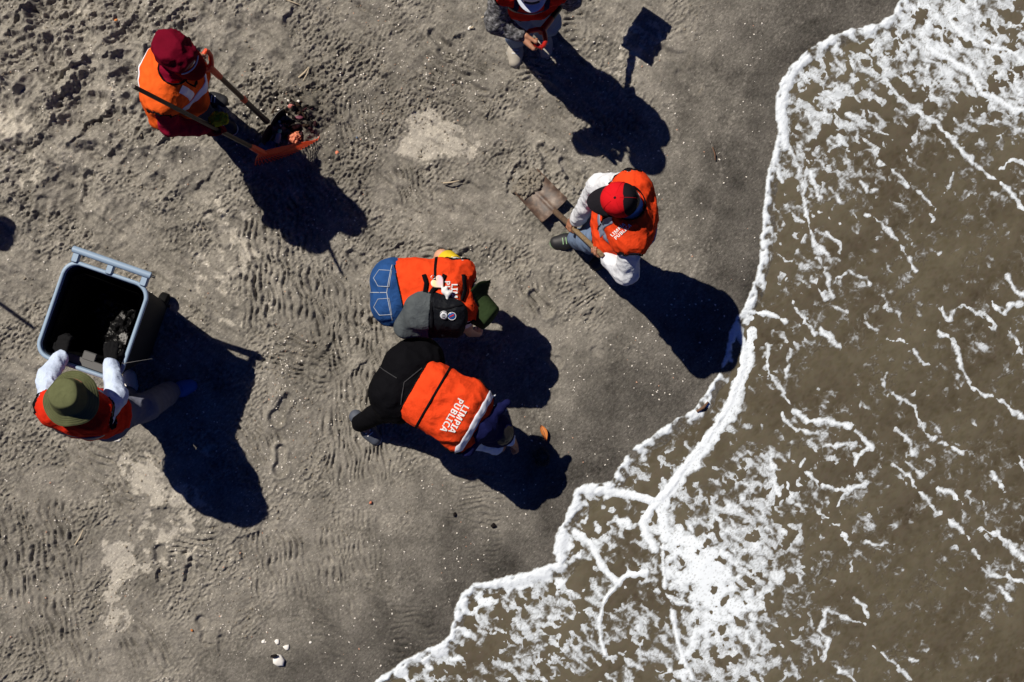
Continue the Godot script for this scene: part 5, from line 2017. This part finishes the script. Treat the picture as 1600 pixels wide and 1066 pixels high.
	streak(6, [[1293, 953], [1317, 963], [1350, 977], [1354, 990]])
	streak(9, [[1290, 956], [1278, 983], [1293, 1000], [1290, 1031]])
	streak(7, [[1364, 1010], [1391, 1031], [1414, 1051], [1431, 1068]])
	streak(6, [[1305, 1041], [1327, 1058], [1344, 1068]])
	streak(6, [[1421, 1031], [1431, 1036]])
	streak(5, [[1536, 781], [1539, 801]])
	streak(7, [[1549, 740], [1570, 767]])
	streak(7, [[1592, 715], [1602, 740]])

# ------------------------------------------------------------------ litter and small things on the sand

func ground_y(x: float, z: float) -> float:
	return 0.012 + clampf(-sd(x, z), -4.0, 0.5) * 0.055

func on_sand(px: float, py: float, lift := 0.0) -> Vector3:
	var p := gp(px, py)
	return Vector3(p.x, sand_height(p) + lift, p.y)

func chip(seed_: int, s: Vector3, rough := 0.35) -> ArrayMesh:      # a broken, angular piece
	var r := RandomNumberGenerator.new()
	r.seed = seed_
	var rows := []
	var n := 7
	var k := []
	for i in n:
		k.append(1.0 + r.randf_range(-rough, rough))
	for q in [[0.55, -0.5], [1.0, -0.25], [0.95, 0.25], [0.6, 0.5]]:
		var row := PackedVector3Array()
		for i in n:
			var a := TAU * i / n
			var g: float = q[0] * k[i] * (1.0 + r.randf_range(-0.12, 0.12))
			row.append(Vector3(cos(a) * g * s.x / 2, q[1] * s.y + r.randf_range(-0.1, 0.1) * s.y, sin(a) * g * s.z / 2))
		rows.append(row)
	var m := surf(rows, true, true, true)
	var st := SurfaceTool.new()
	st.create_from(m, 0)
	st.deindex()
	st.set_smooth_group(-1)
	st.generate_normals()
	return st.commit()

func litter() -> void:
	var burnt := [chip(1, Vector3(0.06, 0.022, 0.03)), chip(2, Vector3(0.045, 0.025, 0.035)), chip(3, Vector3(0.075, 0.018, 0.022)), chip(4, Vector3(0.035, 0.02, 0.03))]
	for i in 70:
		var a := rng.randf() * TAU
		var r := sqrt(rng.randf())
		var p := on_sand(462 + cos(a) * r * 38, 188 + sin(a) * r * 33, 0.008)
		var o := put("debris_piece", burnt[i % 4], [M.charcoal, M.charcoal, M.driftwood, M.charcoal, M.purple_brown][i % 5])
		o.transform = Transform3D(Basis(Vector3(rng.randf() - 0.5, 1, rng.randf() - 0.5).normalized(), rng.randf() * TAU).scaled(Vector3.ONE * rng.randf_range(0.4, 1.0)), p)
		tag(o, "dark scrap of wet wood or weed raked into the debris pile", "debris", "dark scraps in the raked debris pile")
	for q in [[439, 176, 5, 0.026, "small white shell at the left of the debris pile, near the shovel blade"], [451, 183, 6, 0.02, "thin white shell chip in the middle of the debris pile"], [440, 194, 7, 0.022, "white shell chip just above the green bottle cap"], [470, 162, 8, 0.024, "white shell fragment at the top right of the debris pile"], [453, 160, 9, 0.022, "white shell bit at the top left of the debris pile"], [415, 216, 12, 0.034, "pale pebble between the shovel socket and the raker's shadow"]]:
		var o := put("shell", chip(q[2] + 20, Vector3(q[3], 0.012, q[3] * 0.7)), M.shell_white)
		o.position = on_sand(q[0], q[1], 0.018)
		o.rotation = Vector3(0.2, q[2] * 1.3, 0.1)
		tag(o, q[4], "shell")
	var e := Field.new()
	e.k = 0.02
	var c := on_sand(460, 216, 0.02)
	e.bone(c, c + Vector3(0.03, 0.0, -0.01), 0.02, 0.016)
	e.bone(c + Vector3(-0.01, 0, 0.012), c + Vector3(0.01, 0.012, 0.026), 0.016, 0.012)
	e.crumple(3, 30.0, 0.022)
	tag(put("foam_lump", skin_of([e, 0.0055]), M.coral), "coral-pink crumpled foam lump in the debris pile by the rake", "litter")
	for q in [[458, 170, 0.05, "pink curved scrap near the top of the debris pile", M.pink], [471, 187, 0.055, "purple-brown scrap on the right slope of the debris pile", M.purple], [439, 208, 0.04, "dull red scrap under the green bottle cap", M.pink]]:
		var o := put("plastic_scrap", chip(int(q[0]), Vector3(q[2], 0.01, q[2] * 0.55)), q[4])
		o.position = on_sand(q[0], q[1], 0.022)
		o.rotation = Vector3(0.3, q[0] * 0.7, 0.15)
		tag(o, q[3], "litter")
	# the little bottle with a mint-green cap
	var b := thing("bottle", "small clear bottle with a mint-green cap beside the rake head", "bottle", on_sand(435, 225, 0.02))
	b.basis = Basis(Vector3(1, 0, 0.35).normalized(), -1.15)
	sub("bottle_glass", lathe([Vector2(0.0, 0.0), Vector2(0.018, 0.001), Vector2(0.021, 0.008), Vector2(0.021, 0.05), Vector2(0.017, 0.062), Vector2(0.009, 0.07), Vector2(0.009, 0.08)], 18), M.clear_plastic, b)
	sub("cap", lathe([Vector2(0.0, 0.094), Vector2(0.012, 0.094), Vector2(0.0135, 0.091), Vector2(0.0135, 0.076), Vector2(0.0, 0.076)], 18), M.mint, b)
	var f := Field.new()
	f.k = 0.03
	c = on_sand(413, 233, 0.03)
	f.bone(c, c + Vector3(0.05, 0.01, -0.01), 0.02, 0.024)
	f.bone(c + Vector3(0.03, 0, 0.0), c + Vector3(0.09, 0.0, 0.0), 0.02, 0.014)
	f.crumple(13, 22.0, 0.025)
	tag(put("plastic_wrap", skin_of([f, 0.0065]), M.blue_plastic), "crumpled blue plastic wrapper between the shovel and the rake hub", "litter")
	tag(put("lolly_stick", tube([on_sand(417, 232, 0.05), on_sand(431, 214, 0.06)], [0.0035], 6), M.grey_paper), "thin pale stick lying across the blue wrapper toward the bottle", "stick")
	# sticks, leaf, weed, stones
	for q in [[468, 123, 484, 107, 0.007, "paler, thicker of two dry twigs above the debris pile"], [475, 128, 485, 108, 0.004, "thinner of two dry twigs above the debris pile"], [693, 288, 718, 284, 0.006, "pale dry stick below the white sand patch"], [1088, 643, 1106, 628, 0.011, "short brown twig at the foam's edge"], [1112, 231, 1116, 252, 0.005, "thin reddish twig on damp sand above the digger"], [752, 30, 764, 25, 0.005, "pale twig left of the top person's sleeve"], [734, 47, 740, 44, 0.008, "short pale stick near the top centre"], [120, 850, 134, 826, 0.006, "grey twig on rough sand at lower left"], [447, 2, 470, 10, 0.005, "pale curved twig at the top edge"]]:
		var a := on_sand(q[0], q[1], 0.012)
		var d := on_sand(q[2], q[3], 0.018)
		var mid := a.lerp(d, 0.5) + Vector3(0.006, 0.008, 0.004)
		tag(put("twig", tube([a, mid, d], [q[4] * 0.8, q[4], q[4] * 0.6], 7), M.twig_brown if q[0] > 1000 else M.twig_pale), q[5], "twig")
	var lf := thing("dry_leaf", "curled orange-brown dry leaf at the shadow's edge near the waterline", "leaf", on_sand(849, 676, 0.02))
	var rows := []
	for i in 13:
		var t := i / 12.0
		var w := 0.021 * sin(PI * pow(t, 0.8)) + 0.0008
		var row := PackedVector3Array()
		for s in 7:
			var x := lerpf(-1, 1, s / 6.0)
			row.append(Vector3(x * w + 0.006 * sin(t * 3), 0.012 * x * x + 0.012 * sin(t * PI) - 0.006, (t - 0.5) * 0.115))
		rows.append(row)
	lf.rotation.y = 0.33
	sub("leaf_blade", surf(rows, false), M.leaf_orange, lf)
	sub("midrib", tube([Vector3(0, -0.004, -0.057), Vector3(0.005, 0.007, 0.0), Vector3(0.001, -0.004, 0.062)], [0.002], 5), M.twig_brown, lf)
	var wd := thing("seaweed_clump", "dark tangled seaweed clump in the lettered vest wearer's shadow", "seaweed", on_sand(846, 713, 0.0))
	for i in 26:
		var a := rng.randf() * TAU
		var r := rng.randf_range(0.01, 0.05)
		var p0 := wd.position + Vector3(cos(a) * r, 0.01, sin(a) * r)
		var pts := []
		for k in 6:
			pts.append(p0 + Vector3(cos(a + k * 0.5) * k * 0.012, 0.012 + 0.03 * sin(k * 0.6) * rng.randf(), sin(a + k * 0.5) * k * 0.012))
		put("frond", tube(pts, [0.0055, 0.006, 0.005, 0.0045, 0.003, 0.002], 5), M.seaweed, wd)
	for q in [[436, 1029, 0.10, 41, "largest white broken stone at the bottom edge"], [449, 1010, 0.045, 42, "white stone chip just above the largest white stone"], [434, 1001, 0.035, 43, "white stone chip highest of the bottom cluster"], [413, 1001, 0.03, 44, "white stone chip at the left of the bottom cluster"], [486, 1002, 0.02, 45, "tiny white chip right of the bottom stone cluster"], [186, 686, 0.045, 46, "pale square stone beside the bin worker's vest"], [734, 46, 0.03, 47, "white shell flake near the top person's sleeve"]]:
		var o := put("white_stone", chip(q[3], Vector3(q[2], q[2] * 0.45, q[2] * 0.9), 0.3), M.stone_white)
		o.position = on_sand(q[0], q[1], q[2] * 0.12)
		o.rotation = Vector3(0.1, q[3] * 0.9, -0.1)
		tag(o, q[4], "stone")
	var dk := put("dark_stone", chip(51, Vector3(0.05, 0.03, 0.03)), M.charcoal)
	dk.position = on_sand(431, 1021, 0.05)
	tag(dk, "small dark stone resting on the largest white stone", "stone")
	for q in [[528, 240, 0.03, 61, M.coral, "red plastic crumb on dark sand right of the rake tines"], [559, 217, 0.018, 62, M.blue_plastic, "tiny blue plastic chip right of the debris pile"], [184, 34, 0.024, 63, M.leaf_orange, "yellow-orange crumb near the top left"], [580, 784, 0.022, 64, M.coral, "small red crumb on tread marks below the white-lettered vest"], [302, 983, 0.022, 65, M.leaf_orange, "orange crumb at the lower left beside a crack"], [472, 570, 0.03, 66, M.charcoal, "dark clod in the scuffed hole left of centre"], [711, 802, 0.03, 67, M.charcoal, "dark weed crumb in tread marks near the foam"], [771, 820, 0.04, 68, M.charcoal, "dark weed crumb nearest the foam's edge"]]:
		var o := put("litter_crumb", chip(q[3], Vector3(q[2], q[2] * 0.5, q[2] * 0.8)), q[4])
		o.position = on_sand(q[0], q[1], 0.012)
		o.rotation.y = q[3]
		tag(o, q[5], "debris")
	# shell grit and clods, past counting
	scatter("shell_grit", chip(71, Vector3(0.010, 0.005, 0.007)), M.shell_white, 2600, 0.35, 1.7, 0)
	scatter("sand_clods", chip(72, Vector3(0.016, 0.012, 0.013), 0.3), M.clod, 3800, 0.2, 1.1, 1)
	scatter("pink_shell_grit", chip(73, Vector3(0.011, 0.005, 0.008)), M.shell_pink, 260, 0.6, 1.4, 0)

func scatter(called: String, m: Mesh, mm: Material, n: int, lo: float, hi: float, how: int) -> void:
	var mu := MultiMesh.new()
	mu.transform_format = MultiMesh.TRANSFORM_3D
	mu.mesh = m
	mu.instance_count = n
	var clump := noise(300 + how, 1.8, 3)
	var i := 0
	var spots := [[470, 185, 90], [560, 110, 120], [600, 200, 100], [690, 110, 120], [660, 830, 70], [830, 870, 40], [440, 560, 80], [250, 170, 200], [100, 60, 160], [480, 700, 120], [870, 130, 90], [350, 880, 120], [120, 880, 160], [1010, 480, 160]]
	while i < n:
		var px := rng.randf_range(-20, 1200)
		var py := rng.randf_range(-20, 1090)
		if rng.randf() < 0.35:
			var s: Array = spots[rng.randi() % spots.size()]
			px = s[0] + rng.randfn() * s[2] * 0.5
			py = s[1] + rng.randfn() * s[2] * 0.5
		var p := gp(px, py)
		var d := -sd(p.x, p.y)
		if d < 0.05 or rng.randf() > smoothstep(-0.35, 0.4, clump.get_noise_2d(p.x, p.y) + (0.0 if how == 0 else clampf(d - 1.1, -1.0, 0.15))):
			continue
		var b := Basis(Vector3(rng.randf() - 0.5, 0.8, rng.randf() - 0.5).normalized(), rng.randf() * TAU).scaled(Vector3.ONE * rng.randf_range(lo, hi) * (0.6 + 0.5 * rng.randf()))
		mu.set_instance_transform(i, Transform3D(b, Vector3(p.x, sand_height(p) + 0.001, p.y)))
		i += 1
	var o := MultiMeshInstance3D.new()
	o.name = called
	o.multimesh = mu
	o.material_override = mm
	add_child(o, true)
	structure(o, "stuff")

var sand_v := PackedVector3Array()
func sand_height(p: Vector2) -> float:
	var i := int(round((p.x + 3.62) / 0.0084)) + sand_x0
	var j := int(round((p.y + 2.42) / 0.0084)) + sand_z0
	if i < 0 or j < 0 or i >= sand_nx or j * sand_nx + i >= sand_v.size():
		return ground_y(p.x, p.y)
	return sand_v[j * sand_nx + i].y
var sand_x0 := 0
var sand_z0 := 0
var sand_nx := 0

func materials() -> void:
	M.wrinkles = noise_tex(0.012, 512, 5, 3, true, 0, 1, true)
	M.fade = noise_tex(0.02, 256, 6, 4, false, 0.86, 1.0)
	var s := mat("sand", Color.WHITE, 0.92, 0.25)
	s.vertex_color_use_as_albedo = true
	s.albedo_texture = noise_tex(0.16, 1024, 7, 3, false, 0.68, 1.0)
	s.uv1_triplanar = true
	s.uv1_world_triplanar = true
	s.uv1_scale = Vector3(0.9, 0.9, 0.9)
	s.normal_enabled = true
	s.normal_texture = noise_tex(0.14, 1024, 8, 3, true)
	s.normal_scale = 0.55
	var w := mat("water", Color.WHITE, 0.22, 0.4)
	w.vertex_color_use_as_albedo = true
	var f := mat("foam", Color.WHITE, 0.75, 0.3)
	f.vertex_color_use_as_albedo = true
	f.normal_enabled = true
	f.normal_texture = noise_tex(0.2, 512, 9, 2, true)
	f.normal_scale = 0.15
	f.uv1_triplanar = true
	f.uv1_world_triplanar = true
	f.uv1_scale = Vector3(1.6, 1.6, 1.6)
	mat("skin_tan", lin(0.36, 0.17, 0.10), 0.55)
	mat("skin_light", lin(0.56, 0.29, 0.18), 0.55)
	mat("skin_brown", lin(0.26, 0.115, 0.065), 0.5)
	mat("hair", lin(0.012, 0.01, 0.009), 0.5)
	mat("eye", lin(0.03, 0.02, 0.015), 0.2)
	cloth("black_cloth", lin(0.006, 0.006, 0.008))
	cloth("white_cloth", lin(0.78, 0.78, 0.78), 0.3)
	cloth("vest_bright", lin(0.84, 0.118, 0.018), 0.7)
	cloth("vest_orange", lin(0.78, 0.062, 0.014), 0.8)
	cloth("vest_red", lin(0.66, 0.028, 0.010), 0.7)
	cloth("vest_deep_red", lin(0.52, 0.018, 0.012), 0.7)
	cloth("burgundy", lin(0.24, 0.006, 0.028), 0.9)
	cloth("burgundy_hood", lin(0.135, 0.003, 0.015), 0.6)
	cloth("peak_red", lin(0.55, 0.022, 0.012), 0.3)
	cloth("navy_denim", lin(0.018, 0.026, 0.055), 0.8)
	cloth("jeans", lin(0.022, 0.075, 0.23), 0.8)
	cloth("faded_denim", lin(0.16, 0.22, 0.34), 0.8)
	cloth("pale_denim", lin(0.17, 0.23, 0.36), 0.8)
	cloth("grey_trousers", lin(0.15, 0.16, 0.21), 0.8)
	cloth("black_leggings", lin(0.0045, 0.0045, 0.006), 0.6)
	cloth("shirt_white", lin(0.72, 0.75, 0.80), 0.8)
	cloth("shirt_pale_blue", lin(0.58, 0.68, 0.86), 0.8)
	var st := cloth("shirt_streaked", lin(0.5, 0.5, 0.52), 0.9)
	st.albedo_texture = noise_tex(0.022, 512, 12, 3, false, 0.02, 1.0)
	st.uv1_scale = Vector3(3.0, 6.0, 3.0)
	cloth("olive", lin(0.115, 0.125, 0.06), 0.5)
	cloth("olive_stitch", lin(0.085, 0.092, 0.045), 0.3)
	cloth("forest_green", lin(0.030, 0.050, 0.020), 0.6)
	cloth("forest_stitch", lin(0.016, 0.026, 0.012), 0.3)
	cloth("navy_cloth", lin(0.008, 0.010, 0.055), 0.8)
	cloth("cap_red", lin(0.60, 0.010, 0.016), 0.35)
	cloth("cap_black", lin(0.014, 0.013, 0.017), 0.35)
	cloth("cap_white", lin(0.68, 0.74, 0.86), 0.35)
	cloth("glove_black", lin(0.010, 0.010, 0.011), 0.9)
	cloth("glove_maroon", lin(0.12, 0.006, 0.012), 0.8)
	cloth("lime_cloth", lin(0.26, 0.28, 0.02), 0.9)
	cloth("yellow_cloth", lin(0.72, 0.52, 0.03), 0.6)
	cloth("pack_grey", lin(0.085, 0.098, 0.105), 1.0, 0.6)
	cloth("pack_black", lin(0.008, 0.009, 0.012), 1.0, 0.55)
	cloth("denim_thread", lin(0.40, 0.44, 0.50), 0.2)
	cloth("grey_thread", lin(0.05, 0.05, 0.055), 0.2)
	mat("reflect", lin(0.72, 0.76, 0.84), 0.45)
	mat("reflect_blue", lin(0.20, 0.24, 0.34), 0.5)
	mat("reflect_dark", lin(0.075, 0.065, 0.12), 0.5)
	mat("shoe_black", lin(0.012, 0.012, 0.015), 0.6)
	mat("shoe_white", lin(0.66, 0.63, 0.60), 0.6)
	mat("shoe_blue", lin(0.035, 0.13, 0.36), 0.6)
	mat("shoe_slate", lin(0.06, 0.07, 0.095), 0.6)
	mat("shoe_beige", lin(0.36, 0.33, 0.28), 0.7)
	mat("sole_white", lin(0.70, 0.70, 0.70), 0.6)
	mat("sole_blue", lin(0.06, 0.17, 0.42), 0.6)
	mat("sole_green", lin(0.22, 0.36, 0.20), 0.6)
	grainy("wood_dark", lin(0.035, 0.018, 0.012), 0.5)
	grainy("wood_warm", lin(0.11, 0.045, 0.02), 0.45)
	grainy("wood_pale", lin(0.34, 0.235, 0.125), 0.6)
	mat("rake_orange", lin(0.66, 0.06, 0.012), 0.4)
	mat("grip_red", lin(0.34, 0.012, 0.008), 0.4)
	mat("steel_black", lin(0.012, 0.012, 0.013), 0.45)
	var sb := mat("steel_bright", lin(0.55, 0.55, 0.56), 0.35)
	sb.metallic = 1.0
	var ru := mat("rust", lin(0.17, 0.105, 0.062), 0.75)
	ru.albedo_texture = noise_tex(0.02, 256, 13, 4, false, 0.5, 1.0)
	ru.uv1_triplanar = true
	ru.uv1_scale = Vector3(6, 6, 6)
	var rb := mat("rust_blade", Color.WHITE, 0.55, 0.5)
	var g := Gradient.new()
	g.offsets = PackedFloat32Array([0.0, 0.35, 0.55, 0.75, 1.0])
	g.colors = PackedColorArray([lin(0.022, 0.014, 0.012), lin(0.05, 0.031, 0.023), lin(0.085, 0.050, 0.033), lin(0.15, 0.105, 0.078), lin(0.26, 0.215, 0.175)])
	var nt := noise_tex(0.010, 512, 14, 5)
	nt.color_ramp = g
	rb.albedo_texture = nt
	rb.uv1_triplanar = true
	rb.uv1_scale = Vector3(3.1, 3.1, 3.1)
	mat("bin_plastic", lin(0.014, 0.018, 0.025), 0.7, 0.2)
	mat("bin_rim", lin(0.23, 0.32, 0.43), 0.5)
	mat("bin_inner", lin(0.075, 0.075, 0.075), 0.6)
	mat("rubber", lin(0.010, 0.010, 0.010), 0.8, 0.15)
	var bf := mat("black_film", lin(0.0035, 0.0035, 0.004), 0.42, 0.35)
	bf.normal_enabled = true
	bf.normal_texture = M.wrinkles
	bf.uv1_triplanar = true
	bf.uv1_scale = Vector3(3, 3, 3)
	mat("grey_paper", lin(0.17, 0.17, 0.17), 0.8)
	mat("badge_white", lin(0.62, 0.64, 0.68), 0.3)
	mat("badge_blue", lin(0.02, 0.085, 0.28), 0.3)
	var pe := mat("pearl", lin(0.66, 0.80, 0.74), 0.25)
	var pg := Gradient.new()
	pg.offsets = PackedFloat32Array([0.0, 0.35, 0.6, 1.0])
	pg.colors = PackedColorArray([lin(0.35, 0.72, 0.80), lin(0.78, 0.85, 0.82), lin(0.85, 0.72, 0.35), lin(0.72, 0.48, 0.72)])
	var pn := noise_tex(0.006, 128, 15, 1)
	pn.color_ramp = pg
	pe.albedo_color = Color.WHITE
	pe.albedo_texture = pn
	pe.uv1_triplanar = true
	pe.uv1_scale = Vector3(6, 6, 6)
	mat("charcoal", lin(0.010, 0.008, 0.008), 0.8, 0.2)
	mat("driftwood", lin(0.03, 0.019, 0.013), 0.85, 0.2)
	mat("purple_brown", lin(0.03, 0.011, 0.014), 0.7, 0.2)
	mat("purple", lin(0.13, 0.03, 0.05), 0.6)
	mat("pink", lin(0.42, 0.14, 0.12), 0.6)
	mat("coral", lin(0.55, 0.17, 0.09), 0.7)
	mat("mint", lin(0.24, 0.66, 0.48), 0.4)
	mat("blue_plastic", lin(0.03, 0.075, 0.16), 0.35)
	var cp := mat("clear_plastic", lin(0.7, 0.75, 0.74), 0.15)
	cp.transparency = BaseMaterial3D.TRANSPARENCY_ALPHA
	cp.albedo_color.a = 0.35
	mat("shell_white", lin(0.66, 0.62, 0.56), 0.6)
	mat("shell_pink", lin(0.45, 0.26, 0.18), 0.6)
	mat("stone_white", lin(0.74, 0.72, 0.68), 0.8)
	mat("clod", lin(0.21, 0.183, 0.145), 0.95, 0.2)
	var ws := mat("wet_sand", lin(0.19, 0.168, 0.135), 0.7, 0.5)
	ws.normal_enabled = true
	ws.normal_texture = s.normal_texture
	ws.uv1_triplanar = true
	ws.uv1_scale = Vector3(2, 2, 2)
	mat("twig_pale", lin(0.42, 0.35, 0.25), 0.85)
	mat("twig_brown", lin(0.12, 0.062, 0.035), 0.85)
	mat("leaf_orange", lin(0.46, 0.15, 0.03), 0.7)
	mat("seaweed", lin(0.022, 0.02, 0.010), 0.4)
	M.eyeball = SphereMesh.new()
	M.eyeball.radius = 0.0115
	M.eyeball.height = 0.023
	M.eyeball.radial_segments = 12
	M.eyeball.rings = 6

func grainy(called: String, c: Color, rough: float) -> void:
	var m := mat(called, c, rough)
	m.albedo_texture = noise_tex(0.03, 256, 16, 4, false, 0.55, 1.0)
	m.uv1_triplanar = true
	m.uv1_scale = Vector3(5, 5, 5)

func _ready() -> void:
	var cam := Camera3D.new()
	cam.name = "camera"
	cam.position = Vector3(0, 10, 0)
	cam.rotation_degrees = Vector3(-90, 0, 0)
	cam.fov = 2.0 * rad_to_deg(atan(533.0 / 2300.0))
	cam.near = 0.1
	cam.far = 3000.0
	add_child(cam)
	var env := Environment.new()
	env.background_mode = Environment.BG_SKY
	var sky := ProceduralSkyMaterial.new()
	sky.sky_top_color = Color(0.055, 0.14, 0.34)
	sky.sky_horizon_color = Color(0.17, 0.25, 0.38)
	sky.sky_curve = 0.12
	sky.ground_bottom_color = Color(0.12, 0.11, 0.09)
	sky.ground_horizon_color = Color(0.17, 0.25, 0.38)
	env.sky = Sky.new()
	env.sky.sky_material = sky
	env.tonemap_mode = Environment.TONE_MAPPER_LINEAR
	env.tonemap_exposure = 1.2
	env.sdfgi_enabled = true
	env.ssao_enabled = true
	env.ssil_enabled = true
	var we := WorldEnvironment.new()
	we.name = "world"
	we.environment = env
	add_child(we)
	var sun := DirectionalLight3D.new()
	sun.name = "sun"
	sun.light_energy = 1.5
	sun.light_color = Color(1.0, 0.965, 0.91)
	sun.light_angular_distance = 0.5
	sun.shadow_enabled = true
	add_child(sun)
	sun.look_at_from_position(Vector3.ZERO, Vector3(SUN_LEAN, -1.0, SUN_LEAN), Vector3.UP)
	rng.seed = 20240
	var t0 := Time.get_ticks_msec()
	materials()
	beach()
	print("beach ", Time.get_ticks_msec() - t0)
	sea_swell.seed = 70
	sea_swell.frequency = 0.01
	sea()
	print("sea ", Time.get_ticks_msec() - t0)
	bin()
	raker()
	print("raker ", Time.get_ticks_msec() - t0)
	bin_worker()
	backpacker()
	front_bender()
	digger()
	carrier()
	bystander()
	print("people ", Time.get_ticks_msec() - t0)
	litter()
	print("all ", Time.get_ticks_msec() - t0)
